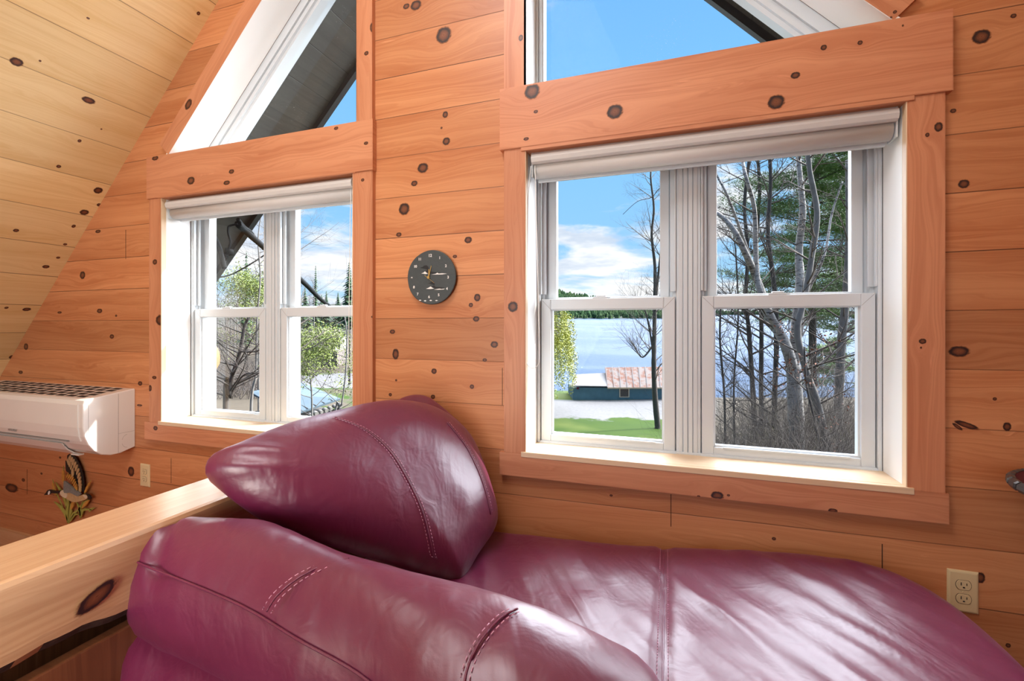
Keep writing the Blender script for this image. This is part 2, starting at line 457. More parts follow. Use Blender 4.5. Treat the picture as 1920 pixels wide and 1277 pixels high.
WK = [pk(*a) for a in [
    (780, 10, 10, 9), (762, 12, 6, 5), (832, 66, 14, 15), (835, 215, 5, 6), (828, 240, 2, 2), (837, 265, 7, 7), (793, 315, 10, 9), (777, 344, 6, 5),
    (758, 392, 10, 11), (748, 440, 5, 4), (878, 450, 7, 6), (853, 481, 4, 3), (895, 558, 6, 7), (883, 572, 4, 4), (893, 598, 6, 5), (736, 622, 5, 4),
    (742, 664, 6, 10), (927, 646, 7, 6), (909, 675, 4, 3), (814, 696, 5, 5), (743, 713, 2, 2), (885, 725, 4, 4), (732, 740, 3, 3), (812, 744, 4, 4),
    (1840, 69, 18, 13), (1787, 208, 6, 4), (1807, 345, 11, 8), (1798, 659, 20, 10), (1865, 748, 4, 3), (1888, 800, 8, 8), (1838, 1083, 9, 10),
    (1451, 1010, 4, 3), (1146, 929, 3, 2), (1838, 1250, 6, 4), (1900, 30, 6, 4), (1890, 1210, 5, 4),
    (155, 516, 5, 7), (187, 583, 5, 4), (210, 631, 4, 4), (49, 650, 4, 6), (184, 434, 5, 3), (39, 698, 4, 3), (263, 719, 4, 4), (246, 884, 6, 9),
    (22, 915, 12, 8), (44, 900, 3, 3), (78, 888, 2, 2), (113, 858, 2, 2), (262, 760, 5, 2), (218, 592, 2, 2), (112, 586, 4, 2),
]]
# the bark-edged scar low on the right
WK += [pk(1812, 797, 24, 5, 'wall', -0.35), pk(1795, 800, 12, 3, 'wall', -0.7)]
for i in range(26):   # boards above and beside, out of the photograph's view
    WK.append((rk.uniform(1.0, 2.6), rk.uniform(0.0, 1.8), rk.uniform(.006, .02), rk.uniform(.006, .014), 0))

SL = 1.044
R_OPEN = (-0.499, 0.659, 0.782, 1.905); L_OPEN = (-2.438, -1.267, 0.766, 1.905)
R_TRI = [(-0.502, 2.142), (0.627, 2.142), (-0.502, 2.142 + 1.129 * SL)]
L_TRI = [(-2.384, 2.116), (-1.25, 2.116), (-1.25, 2.116 + 1.134 * SL)]
def in_open(x, z):
    for (a, b, c, d) in (R_OPEN, L_OPEN):
        if a < x < b and c < z < d: return True
    if x > -0.502 and z > 2.142 and z < 2.142 + (0.627 - x) * SL: return True
    if x < -1.25 and z > 2.116 and z < 2.116 + (x + 2.384) * SL: return True
    return False
def gable_skin(y, step, grain_v=0.0):
    bm = bmesh.new()
    X = lin(-4.95, 3.2, step); Z = lin(-0.1, 4.15, step)
    vv = [[bm.verts.new((x, y, z)) for x in X] for z in Z]
    for j in range(len(Z) - 1):
        for i in range(len(X) - 1): bm.faces.new((vv[j][i], vv[j][i + 1], vv[j + 1][i + 1], vv[j + 1][i]))
    def bis(co, no, **k): bmesh.ops.bisect_plane(bm, geom=bm.verts[:] + bm.edges[:] + bm.faces[:], dist=1e-6, plane_co=co, plane_no=no, **k)
    for v in (-0.499, 0.659, -2.438, -1.267, -1.25, -0.502): bis((v, 0, 0), (1, 0, 0))
    for v in (0.782, 0.766, 1.905, 2.142, 2.116): bis((0, 0, v), (0, 0, 1))
    bis((0.627, 0, 2.142), (SL, 0, 1)); bis((-2.384, 0, 2.116), (-SL, 0, 1))
    bis((-0.876, 0, 4.10), (SL, 0, 1), clear_outer=True); bis((-0.876, 0, 4.10), (-SL, 0, 1), clear_outer=True)
    dead = [f for f in bm.faces if in_open(f.calc_center_median().x, f.calc_center_median().z)]
    bmesh.ops.delete(bm, geom=dead, context='FACES')
    return bm

mb = MB()
bm2 = gable_skin(0.0, 0.03)
bm2.normal_update()
mb.merge(bm2, 0, 'x')
knots_on(mb, WK, lambda u, v, o: Vector((u, -o, v)))
# board ends butting together
for (px, y0, y1) in ((1258, 925, 989), (1654, 1018, 1075), (236, 430, 487), (321, 858, 907), (51, 879, 928)):
    a = onY(px, y0); b = onY(px, y1)
    mb.box((a.x - 0.0012, -0.0008, b.z + 0.003), (a.x + 0.0012, 0.0, a.z - 0.003), 2)
a = onY(942, 690); mb.box((a.x - 0.001, -0.0008, onY(942, 760).z), (a.x + 0.001, 0, a.z), 2)
wall = mb.build('wall_back', [M['wall'], M['knot'], M['gap']], fix=False)
set_kd(wall, WK, lambda c: (c.x, c.z))
tag(wall, kind='structure')
# outer log face of the gable, so the wall has its real thickness
mb = MB(); mb.merge(gable_skin(0.25, 0.25), 0, 'x'); o = mb.build('wall_outside', [M['panelw']], fix=False); tag(o, kind='structure')

# ------------------------------------------------------------------ sloping ceiling, roof, floor, far walls
CK = [pk(*a, 'ceil') for a in [
    (31, 116, 15, 8), (75, 114, 3, 2), (166, 188, 15, 6), (149, 264, 4, 3), (110, 312, 5, 3), (184, 357, 9, 6), (186, 384, 5, 3), (158, 398, 9, 5), (372, 25, 4, 4),
    (30, 432, 6, 3), (138, 424, 4, 3), (122, 458, 4, 2), (109, 483, 4, 2), (86, 500, 7, 3), (50, 580, 8, 3), (12, 577, 4, 2), (22, 669, 5, 3), (165, 34, 4, 2), (190, 242, 2, 1)]]
for side, name in ((-1, 'ceiling'), (1, 'ceiling')):
    mb = MB()
    if side < 0:
        pl = lambda u, v, o=0.0: Vector(((v - 10) / RS + o * 0.72, u, 4.997 + SL * (v - 10) / RS - o * 0.69))
        v1, v2 = -0.876 * RS + 10, -4.9 * RS + 10
    else:
        pl = lambda u, v, o=0.0: Vector((-1.752 - (v - 10) / RS - o * 0.72, u, 4.997 + SL * (v - 10) / RS - o * 0.69))
        v1, v2 = -0.876 * RS + 10, -4.9 * RS + 10
    U = lin(-5.2, -2.0, 0.4)[:-1] + lin(-2.0, 0.0, 0.03)
    grid_face(mb, U, lin(v2, v1, 0.03 if side < 0 else 0.2), pl)
    if side < 0: knots_on(mb, CK, pl)
    o = mb.build(name, [M['ceil'], M['knot']], fix=False)
    uvo = (lambda c: (c.y, c.x * RS + 10)) if side < 0 else (lambda c: (c.y, (-1.752 - c.x) * RS + 10))
    set_kd(o, CK if side < 0 else [], uvo)
    tag(o, kind='structure')

M['roof'] = simple('dark_roofing', (0.05, 0.05, 0.05), 0.8)
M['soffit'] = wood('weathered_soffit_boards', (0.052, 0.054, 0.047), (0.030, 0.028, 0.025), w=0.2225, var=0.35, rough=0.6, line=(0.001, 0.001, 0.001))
M['fascia'] = simple('black_fascia', (0.016, 0.017, 0.018), 0.6, var=0.2)
def rp(x, o, side=-1):   # point on a roof plane offset o along its outward normal
    n = (-SL / RS, 1 / RS) if side < 0 else (SL / RS, 1 / RS)
    z = 4.997 + SL * x if side < 0 else 4.997 + SL * (-1.752 - x)
    return (x + n[0] * o, z + n[1] * o)
for side in (-1, 1):
    xr = -0.876; xe = -5.35 if side < 0 else 3.598
    mb = MB()
    mb.prism([rp(xr, 0.012, side), rp(xe, 0.012, side), rp(xe, 0.22, side), (xr, rp(xr, 0.22, side)[1] + 0.1)], 'y', -5.3, 0.25, 0, 'y')
    o = mb.build('roof', [M['roof']]); tag(o, kind='structure')
    mb = MB()   # the eave boards beyond the gable wall
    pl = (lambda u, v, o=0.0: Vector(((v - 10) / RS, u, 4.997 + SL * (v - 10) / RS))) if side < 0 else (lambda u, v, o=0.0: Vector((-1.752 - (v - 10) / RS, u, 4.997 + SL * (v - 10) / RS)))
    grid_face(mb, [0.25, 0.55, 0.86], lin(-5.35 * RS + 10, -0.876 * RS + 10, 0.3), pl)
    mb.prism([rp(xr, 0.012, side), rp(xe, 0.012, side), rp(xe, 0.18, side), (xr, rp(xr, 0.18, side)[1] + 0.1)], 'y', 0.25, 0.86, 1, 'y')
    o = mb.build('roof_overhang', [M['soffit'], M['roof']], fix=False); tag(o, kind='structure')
    mb = MB()
    mb.prism([rp(xr, -0.035, side), rp(xe, -0.035, side), rp(xe, 0.20, side), (xr, rp(xr, 0.20, side)[1] + 0.1)], 'y', 0.86, 0.90, 0, 'x')
    o = mb.build('roof_fascia', [M['fascia']]); tag(o, kind='structure')

mb = MB()
grid_face(mb, lin(-4.9, 3.3, 0.5), lin(-5.2, 0.0, 0.5), lambda u, v: Vector((u, v, -0.1)))
o = mb.build('floor', [M['floorw']], fix=False); tag(o, kind='structure')
mb = MB(); mb.box((-4.95, -5.3, -0.3), (3.35, 0.25, -0.102), 0); o = mb.build('floor_slab', [M['roof']]); tag(o, kind='structure')
# far gable wall, with an opening added for the rear fill light
mb = MB()
for (x0, x1, z0, z1) in ((-4.95, -2.6, -0.1, 4.2), (0.8, 3.3, -0.1, 4.2), (-2.6, 0.8, -0.1, 0.65), (-2.6, 0.8, 2.75, 4.2)):
    grid_face(mb, [x0, x1], [z0, z1], lambda u, v: Vector((u, -5.2, v)))
o = mb.build('wall_front', [M['wall']], fix=False); tag(o, kind='structure')

# ------------------------------------------------------------------ trim boards
def trim(x0, x1, z0, z1, y0=-0.022, y1=0.0, grain='x', ks=(), mat='trimw', name='trim_1', seed=0.0, kind='structure', parent=None):
    mb = MB()
    mb.box((x0, y0 + 0.001, z0), (x1, y1, z1), 0, grain, uo=(seed, seed * 0.37))
    st = 0.02
    b = 0.002
    if grain == 'x':
        grid_face(mb, lin(x0 + b, x1 - b, st), lin(z0 + b, z1 - b, 0.012), lambda u, v: Vector((u, y0, v)), uvo=(seed, seed * 0.37))
        KS = [(k[0], k[1], k[2], k[3], k[4]) for k in ks]
        knots_on(mb, KS, lambda u, v, o: Vector((min(max(u, x0), x1), y0 - o, min(max(v, z0), z1))))
        f = lambda c: (c.x, c.z)
    else:
        grid_face(mb, lin(z0 + b, z1 - b, st), lin(x0 + b, x1 - b, 0.012), lambda u, v: Vector((v, y0, u)), uvo=(seed, seed * 0.37))
        KS = [(k[1], k[0], k[3], k[2], k[4]) for k in ks]
        knots_on(mb, KS, lambda u, v, o: Vector((min(max(v, x0), x1), y0 - o, min(max(u, z0), z1))))
        f = lambda c: (c.z, c.x)
    # bevelled shoulder between box and face
    o = mb.build(name, [M[mat], M['knot']], parent, fix=False)
    set_kd(o, KS, f)
    for p in o.data.polygons: pass
    if kind: tag(o, kind=kind)
    return o
K = lambda *a: [pk(*x, 'trim') for x in a]
trim(-0.598, 0.762, 1.915, 2.145, -0.028, name='trim_1', seed=3.1, ks=K((998, 172, 14, 14), (1153, 210, 15, 13), (1005, 210, 4, 3), (987, 261, 5, 3), (1455, 192, 16, 13), (1491, 142, 9, 6), (1544, 90, 6, 5), (1612, 81, 5, 4), (1692, 49, 2, 2)))
trim(-2.535, -1.163, 1.905, 2.118, -0.028, name='trim_2', seed=7.7, ks=K((292, 297, 6, 4), (359, 339, 7, 7), (435, 322, 5, 4), (426, 343, 6, 4), (631, 241, 4, 3), (687, 269, 4, 3)))
trim(-0.583, -0.499, 0.776, 1.915, name='trim_3', grain='z', seed=1.3, ks=K((961, 575, 9, 10)))
trim(0.659, 0.747, 0.776, 1.915, name='trim_4', grain='z', seed=2.9, ks=K((1761, 237, 8, 9), (1740, 252, 4, 4), (1731, 640, 7, 5), (1728, 652, 2, 2)))
trim(-0.600, 0.755, 0.690, 0.776, -0.024, name='trim_5', seed=4.4, ks=K((1345, 930, 12, 8), (1310, 931, 3, 2), (1562, 958, 9, 4), (1366, 929, 3, 2)))
trim(-2.524, -2.438, 0.760, 1.905, name='trim_6', grain='z', seed=5.2, ks=K((300, 600, 9, 10), (289, 491, 4, 5), (288, 708, 4, 3), (280, 728, 3, 6)))
trim(-1.267, -1.168, 0.760, 1.905, name='trim_7', grain='z', seed=6.6, ks=K((679, 337, 3, 3), (698, 594, 3, 2)))
trim(-2.556, -1.120, 0.669, 0.760, -0.024, name='trim_8', seed=8.8, ks=K((291, 803, 4, 4)))
trim(-1.250, -1.170, 2.118, 3.36, name='trim_9', grain='z', seed=9.1, ks=K((686, 99, 4, 4), (697, 50, 4, 9)))
trim(-0.583, -0.502, 2.145, 3.36, name='trim_10', grain='z', seed=11.3, ks=K((976, 70, 4, 6)))
def sloped(p0, p1, w, name, y0=-0.022, mat='trimw', seed=0.0, ks=()):
    """a board along p0->p1 (x, z), w wide towards the left of that direction"""
    d = Vector((p1[0] - p0[0], 0, p1[1] - p0[1])); L = d.length; d.normalize(); n = Vector((-d.z, 0, d.x))
    P = lambda u, v, o=0.0: Vector((p0[0], y0 - o, p0[1])) + d * u + n * v
    mb = MB(); grid_face(mb, lin(0, L, 0.02), lin(0, w, 0.012), P, uvo=(seed, seed))
    for a, b in (((0, 0), (L, 0)), ((L, w), (0, w)), ((0, w), (0, 0)), ((L, 0), (L, w))):
        A, B = P(*a), P(*b); mb.face([A, B, B + Vector((0, -y0, 0)), A + Vector((0, -y0, 0))], 0, [(a[0], a[1]), (b[0], b[1]), (b[0], b[1] + .02), (a[0], a[1] + .02)])
    K2 = []
    for k in ks:
        q = Vector((k[0], y0, k[1])) - Vector((p0[0], y0, p0[1])); K2.append((q.dot(d), q.dot(n), k[3], k[2], 0))
    knots_on(mb, K2, P)
    o = mb.build(name, [M[mat], M['knot']], fix=False)
    set_kd(o, K2, lambda c: ((c - Vector((p0[0], y0, p0[1]))).dot(d), (c - Vector((p0[0], y0, p0[1]))).dot(n)))
    tag(o, kind='structure')
sloped((-2.384, 2.118), (-1.25, 2.118 + 1.134 * SL), 0.087, 'trim_11', seed=1.9, ks=K((352, 195, 5, 11)))
sloped((-0.502, 2.145 + 1.129 * SL), (0.627, 2.145), 0.087, 'trim_12', seed=12.9, ks=K((1679, 21, 4, 3), (1672, 31, 2, 2)))
trim(-4.9, 3.1, -0.1, 0.017, -0.02, name='baseboard_back', seed=2.0, mat='railw')

# ------------------------------------------------------------------ jamb liners and sills
def liner_rect(op, names):
    x0, x1, z0, z1 = op
    x0 += 0.0025; x1 -= 0.0025; z0 += 0.0025; z1 -= 0.0025
    for nm, a, b, mat, gr in ((names[0], (x0 - 0.018, -0.0205, z0), (x0, 0.004, z1), 'sillw', 'z'), (names[0], (x0 - 0.018, 0.004, z0), (x0, 0.13, z1), 'liner', 'z'),
                              (names[1], (x1, -0.0205, z0), (x1 + 0.018, 0.004, z1), 'sillw', 'z'), (names[1], (x1, 0.004, z0), (x1 + 0.018, 0.13, z1), 'liner', 'z'),
                              (names[2], (x0 - 0.018, -0.0265, z1), (x1 + 0.018, 0.13, z1 + 0.016), 'trimw', 'x')):
        mb = MB(); mb.box(a, b, 0, gr, 0.001); o = mb.build(nm, [M[mat]]); tag(o, kind='structure')
    mb = MB(); mb.box((x0 - 0.018, -0.026, z0 - 0.02), (x1 + 0.018, -0.004, z0), 0, 'x', 0.002, (3, 1)); mb.box((x0 - 0.018, -0.003, z0 - 0.02), (x1 + 0.018, 0.135, z0), 0, 'x', 0.001)
    o = mb.build(names[3], [M['sillw']]); tag(o, kind='structure')
liner_rect(R_OPEN, ('trim_13', 'trim_14', 'trim_15', 'trim_16'))
liner_rect(L_OPEN, ('trim_17', 'trim_18', 'trim_19', 'trim_20'))
def liner_tri(T, name):
    mb = MB()
    c = Vector((sum(p[0] for p in T) / 3, sum(p[1] for p in T) / 3))
    for a, b in zip(T, T[1:] + T[:1]):
        a = Vector(a); b = Vector(b); d = (b - a).normalized(); n = Vector((-d.y, d.x))
        if n.dot(c - a) > 0: n = -n
        q = [a - d * 0.01, b + d * 0.01, b + n * 0.016 + d * 0.01, a + n * 0.016 - d * 0.01]
        mb.prism([tuple(v) for v in q], 'y', -0.021, 0.13, 0, 'y')
    o = mb.build(name, [M['liner']]); tag(o, kind='structure')
liner_tri(L_TRI, 'trim_21'); liner_tri(R_TRI, 'trim_22')

# ------------------------------------------------------------------ double-hung vinyl windows
def frame_rect(mb, x0, x1, z0, z1, wl, wr, wb, wt, y0, y1, bev=0.003):
    mb.box((x0, y0, z0), (x0 + wl, y1, z1), 0, 'z', bev); mb.box((x1 - wr, y0, z0), (x1, y1, z1), 0, 'z', bev)
    mb.box((x0 + wl, y0, z0), (x1 - wr, y1, z0 + wb), 0, 'x', bev); mb.box((x0 + wl, y0, z1 - wt), (x1 - wr, y1, z1), 0, 'x', bev)
def double_hung(name, op, mull, label):
    x0, x1, z0, z1 = op
    w = thing(name, ((x0 + x1) / 2, 0.135, z0), None, None); tag(w, kind='structure'); w['label'] = label
    mb = MB()
    frame_rect(mb, x0, x1, z0, z1, 0.012, 0.012, 0.012, 0.022, 0.132, 0.25)
    m0, m1 = mull
    mb.box((m0 + 0.004, 0.142, z0 + 0.01), (m1 - 0.004, 0.25, z1 - 0.02), 0, 'z', 0.002)
    for k in range(4): 
        xa = m0 + 0.012 + k * (m1 - m0 - 0.024) / 4
        mb.box((xa, 0.137 - 0.002 * (k in (1, 2)), z0 + 0.004), (xa + (m1 - m0 - 0.024) / 4 - 0.003, 0.143, z1 - 0.022), 0, 'z', 0.0012)
    for (a, b) in ((x0 + 0.012, m0 + 0.003), (m1 - 0.003, x1 - 0.012)):
        mb.box((a, 0.128, z0 - 0.001), (b, 0.16, z0 + 0.008), 0, 'x', 0.002)
        for s, xx in ((1, a), (-1, b)):   # jamb tracks seen above the lower sash
            mb.box((xx - s * 0.006, 0.165, z0), (xx + s * 0.012, 0.25, z1 - 0.02), 0, 'z', 0.001)
            mb.box((xx - s * 0.006, 0.190, z0), (xx + s * 0.0255, 0.25, z1 - 0.02), 0, 'z', 0.001)
            mb.box((xx, 0.136, z0 + 0.60), (xx + s * 0.006, 0.150, z1 - 0.02), 0, 'z', 0.001)
            mb.box((xx, 0.156, z0 + 0.60), (xx + s * 0.020, 0.164, z1 - 0.02), 0, 'z', 0.001)
    mb.build('window_frame', [M['vinyl']], w)
    for (a, b) in ((x0 + 0.014, m0 + 0.001), (m1 - 0.001, x1 - 0.014)):
        zm = z0 + 0.580
        mb = MB(); frame_rect(mb, a + 0.001, b - 0.001, z0 + 0.009, zm, 0.040, 0.040, 0.028, 0.043, 0.142, 0.178, 0.003)
        # glazing bead step
        frame_rect(mb, a + 0.040, b - 0.040, z0 + 0.036, zm - 0.042, 0.007, 0.007, 0.007, 0.004, 0.152, 0.174, 0.001)
        # fine mitre lines and lift rail
        mb.box((a + 0.07, 0.137, z0 + 0.034), (b - 0.07, 0.143, z0 + 0.040), 0, 'x', 0.001)
        s = mb.build('lower_sash', [M['vinyl']], w)
        mb = MB()
        for sx in (1, -1):
            xa = a if sx > 0 else b
            q = [(xa + sx * 0.003, zm - 0.002), (xa + sx * 0.040, zm - 0.041)]
            d = Vector((q[1][0] - q[0][0], q[1][1] - q[0][1])).normalized(); n = Vector((-d.y, d.x)) * 0.0006
            mb.face([(q[0][0] + n.x, 0.1415, q[0][1] + n.y), (q[1][0] + n.x, 0.1415, q[1][1] + n.y), (q[1][0] - n.x, 0.1415, q[1][1] - n.y), (q[0][0] - n.x, 0.1415, q[0][1] - n.y)])
        mb.build('mitre_line', [M['acgrey']], s, fix=False)
        mb = MB(); mb.box((a + 0.044, 0.166, z0 + 0.04), (b - 0.044, 0.169, zm - 0.045), 0); mb.build('window_pane', [M['glass']], s)
        mb = MB(); cx = (a + b) / 2 - 0.02
        mb.box((cx - 0.028, 0.143, zm - 0.001), (cx + 0.028, 0.166, zm + 0.006), 0, 'x', 0.002); mb.box((cx - 0.016, 0.146, zm + 0.005), (cx + 0.022, 0.160, zm + 0.012), 0, 'x', 0.003)
        mb.box((cx + 0.024, 0.149, zm + 0.001), (cx + 0.040, 0.160, zm + 0.006), 0, 'x', 0.002)
        mb.build('sash_lock', [M['vinyl']], s)
        mb = MB(); frame_rect(mb, a + 0.021, b - 0.021, zm - 0.03, z1 - 0.021, 0.034, 0.034, 0.038, 0.030, 0.182, 0.215, 0.003)
        s = mb.build('upper_sash', [M['vinyl']], w)
        mb = MB(); mb.box((a + 0.053, 0.203, zm + 0.004), (b - 0.053, 0.206, z1 - 0.048), 0); mb.build('window_pane', [M['glass']], s)
    return w
double_hung('window_1', (-0.497, 0.657, 0.780, 1.903), (0.028, 0.119), 'white double-hung vinyl window pair on the right, looking over the lake')
double_hung('window_2', (-2.436, -1.269, 0.764, 1.903), (-1.927, -1.827), 'white double-hung vinyl window pair on the left, behind the burgundy cushion')

def tri_window(name, T, dirt, label):
    """triangular fixed light: stepped white frame, deep along the rake"""
    cx = sum(p[0] for p in T) / 3; cz = sum(p[1] for p in T) / 3
    w = thing(name, (cx, 0.135, T[0][1]), None, None); tag(w, kind='structure'); w['label'] = label
    def inset(T, offs):
        L = []
        c = Vector((cx, cz))
        for (a, b), o in zip(zip(T, T[1:] + T[:1]), offs):
            a = Vector(a); b = Vector(b); d = (b - a).normalized(); n = Vector((-d.y, d.x))
            if n.dot(c - a) < 0: n = -n
            L.append((a + n * o, d))
        P = []
        for i in range(3):
            (p, d), (q, e) = L[i - 1], L[i]
            t = ((q - p).x * e.y - (q - p).y * e.x) / (d.x * e.y - d.y * e.x)
            P.append(tuple(p + d * t))
        return P
    # edges: 0 = bottom, 1 and 2 = rake / upright
    lens = [abs((T[(i + 1) % 3][0] - T[i][0]) * (T[(i + 1) % 3][1] - T[i][1])) for i in range(3)]
    rake = lens.index(max(lens))
    def offs(a, r): return [r if i == rake else a for i in range(3)]
    mb = MB()
    def ringy(A, B, y0, y1):
        for i in range(3):
            j = (i + 1) % 3
            mb.prism([A[i], A[j], B[j], B[i]], 'y', y0, y1, 0, 'x')
    t0 = inset(T, offs(0, 0)); t1 = inset(T, offs(0.010, 0.040)); t2 = inset(T, offs(0.016, 0.052)); t3 = inset(T, offs(0.024, 0.070)); t4 = inset(T, offs(0.030, 0.086))
    ringy(t0, t1, 0.132, 0.25); ringy(t1, t2, 0.142, 0.195); ringy(t2, t3, 0.134, 0.19); ringy(t3, t4, 0.146, 0.187)
    mb.build('window_frame', [M['vinyl']], w)
    mb = MB(); t5 = inset(T, offs(0.028, 0.080)); mb.prism(t5, 'y', 0.180, 0.183); mb.build('window_pane', [M['glass_dirty' if dirt else 'glass']], w)
tri_window('window_3', L_TRI, True, 'left triangular fixed window under the sloping ceiling')
tri_window('window_4', R_TRI, True, 'right triangular fixed window with blue sky, above the wide header board')

# ------------------------------------------------------------------ roller shades, rolled up under the headers
def shade(x0, x1, zt, label, cordx, group):
    t = thing('roller_shade', ((x0 + x1) / 2, 0.02, zt), label, 'roller shade', None)
    mb = MB()   # curved valance
    pr = [(0.050, 0.0), (0.008, 0.0), (-0.008, -0.012), (-0.012, -0.026), (-0.008, -0.040), (0.004, -0.045), (0.050, -0.045)]
    mb.prism([(y, zt + z) for y, z in pr], 'x', x0, x1, 0, 'x')
    mb.build('valance', [M['blind']], t)
    mb = MB()
    n = 14
    mb.loft([[Vector((x, 0.036 + 0.029 * math.cos(2 * PI * k / n), zt - 0.062 + 0.029 * math.sin(2 * PI * k / n))) for k in range(n)] for x in (x0 + 0.006, x1 - 0.006)])
    mb.build('fabric_roll', [M['blind']], t)
    mb = MB(); mb.box((x0 + 0.008, 0.058, zt - 0.098), (x1 - 0.008, 0.070, zt - 0.078), 0, 'x', 0.003); mb.build('hem_bar', [M['vinyl']], t)
    for xa in (x0 - 0.002, x1 - 0.002):
        mb = MB(); mb.box((xa, 0.004, zt - 0.092), (xa + 0.004, 0.066, zt - 0.001), 0, 'z', 0.001); mb.build('end_bracket', [M['vinyl']], t)
    mb = MB()
    zb = cordx[2]; xa, xb = cordx[0], cordx[1]; yc = 0.004
    pts = [Vector((xa + (0.5 * (xa + xb) - xa) * 0.6, yc, zt - 0.05))] + [Vector((xa + (xb - xa) * 0.12 * (1 - i / 6), yc - 0.012 * i / 6, zt - 0.05 - (zt - 0.05 - zb - 0.05) * i / 6)) for i in range(1, 7)]
    for k in range(1, 12):
        a = PI + PI * k / 12
        pts.append(Vector(((xa + xb) / 2 + (xb - xa) / 2 * math.cos(a), yc - 0.012, zb + 0.03 + 0.03 * math.sin(a) * 1.2)))
    pts += [Vector((xb, yc - 0.012, zb + 0.06)), Vector(((xa + xb) / 2 + 0.006, yc, zt - 0.05))]
    mb.tube(pts, 0.0016, 5); mb.build('bead_cord', [M['cord']], t)
    return t
shade(-0.480, 0.645, 1.903, 'rolled-up white roller shade topping the right window, long cord loop at left end', (-0.500, -0.448, 1.10), 'roller shades')
shade(-2.424, -1.285, 1.897, 'rolled-up white roller shade at the top of the left window, cord at its right end', (-1.30, -1.285, 1.08), 'roller shades')

# ------------------------------------------------------------------ wall air conditioner
ac = thing('air_conditioner', (-3.22, -0.11, 0.76), 'white wall-mounted split air conditioner left of the left window', 'air conditioner')
AX0, AX1 = -3.86, -2.664
prof = [(-0.002, 0.922), (-0.205, 0.897), (-0.222, 0.890), (-0.228, 0.872), (-0.228, 0.760), (-0.222, 0.715), (-0.206, 0.672), (-0.182, 0.636), (-0.151, 0.611), (-0.110, 0.598), (-0.069, 0.597), (-0.002, 0.614)]
def scaled(pf, s): 
    cy_, cz_ = -0.11, 0.76
    return [(cy_ + (y - cy_) * s if y < -0.003 else y, cz_ + (z - cz_) * s) for y, z in pf]
mb = MB()
rings = [[Vector((x, y, z)) for y, z in scaled(prof, s)] for x, s in ((AX0, 0.97), (AX0 + 0.006, 1), (AX1 - 0.007, 1), (AX1 - 0.002, 0.99), (AX1, 0.975))]
mb.loft(rings, smooth=False)
mb.build('casing', [M['ac']], ac)
mb = MB()   # front panel, a shade proud of the casing and stopping short of the end
mb.prism([(-0.216, 0.888), (-0.2325, 0.870), (-0.2325, 0.760), (-0.227, 0.716), (-0.219, 0.690), (-0.212, 0.692)], 'x', AX0 + 0.03, AX1 - 0.035, 0)
mb.build('front_panel', [M['ac']], ac)
mb = MB(); mb.box((AX0 + 0.04, -0.2225, 0.681), (-2.80, -0.205, 0.687), 0); mb.box((AX0 + 0.08, -0.2005, 0.650), (-2.86, -0.18, 0.654), 0)
mb.build('outlet_slot', [M['acgrey']], ac)
mb = MB()
mb.prism([(-0.208, 0.668), (-0.186, 0.634), (-0.158, 0.609), (-0.120, 0.597), (-0.118, 0.591), (-0.160, 0.602), (-0.190, 0.629), (-0.213, 0.667)], 'x', AX0 + 0.08, -2.86, 0)
mb.build('air_louver', [M['ac']], ac)
mb = MB()
for i in range(13):
    for j in range(5):
        xa = AX0 + 0.07 + i * 0.083 + 0.0
        ya = -0.188 + j * 0.036 + (0.006 if j > 2 else 0)
        z0 = 0.922 + (ya - 0.0) * 0.122; z1 = 0.922 + (ya + 0.025) * 0.122
        xs = 0.012 * (j % 2)
        mb.face([(xa + xs, ya, z0 + 0.0012), (xa + xs + 0.060, ya, z0 + 0.0012), (xa + xs + 0.060, ya + 0.025, z1 + 0.0012), (xa + xs, ya + 0.025, z1 + 0.0012)])
mb.build('intake_grille', [M['dark']], ac, fix=False)
mb = MB()
mb.box((AX1 - 0.0002, -0.0785, 0.602), (AX1 + 0.0006, -0.0775, 0.905), 0); mb.box((AX1 - 0.0002, -0.0775, 0.700), (AX1 + 0.0006, -0.004, 0.701), 0)
mb.box((AX1 - 0.0002, -0.206, 0.70), (AX1 + 0.0006, -0.205, 0.885), 0)
for k in range(10):
    a = PI * 0.5 + PI * k / 10; b = PI * 0.5 + PI * (k + 1) / 10
    P = lambda t, r: (AX1 + 0.0006, -0.038 + r * math.cos(t), 0.655 + 1.4 * r * math.sin(t))
    if k not in (4, 5): mb.face([P(a, 0.0235), P(b, 0.0235), P(b, 0.0245), P(a, 0.0245)])
mb.build('end_seam', [M['acgrey']], ac, fix=False)
mb = MB(); mb.box((-2.86, -0.175, 0.600), (-2.80, -0.15, 0.606), 0, 'x', 0.001); mb.build('bottom_clip', [M['ac']], ac)

def text_mesh(name, s, size, loc, mat, parent, depth=0.0006, bold=0.0, align='CENTER', squash=1.0):
    cu = bpy.data.curves.new(name, 'FONT'); cu.body = s; cu.size = size; cu.extrude = depth; cu.offset = bold
    cu.align_x = align; cu.align_y = 'CENTER'
    tmp = bpy.data.objects.new(name, cu); col.objects.link(tmp)
    bpy.context.view_layer.update()
    me = bpy.data.meshes.new_from_object(tmp.evaluated_get(bpy.context.evaluated_depsgraph_get()))
    bpy.data.objects.remove(tmp, do_unlink=True)
    me.transform(Matrix.Translation(loc) @ Matrix.Rotation(PI / 2, 4, 'X') @ Matrix.Diagonal((squash, 1, 1, 1)))
    return link(me, name, [mat], parent)
lp = onY(23, 806.5, -0.2333)
text_mesh('maker_lettering', 'MITSUBISHI', 0.017, (lp.x, -0.2333, lp.z), M['acgrey'], ac, squash=0.85)

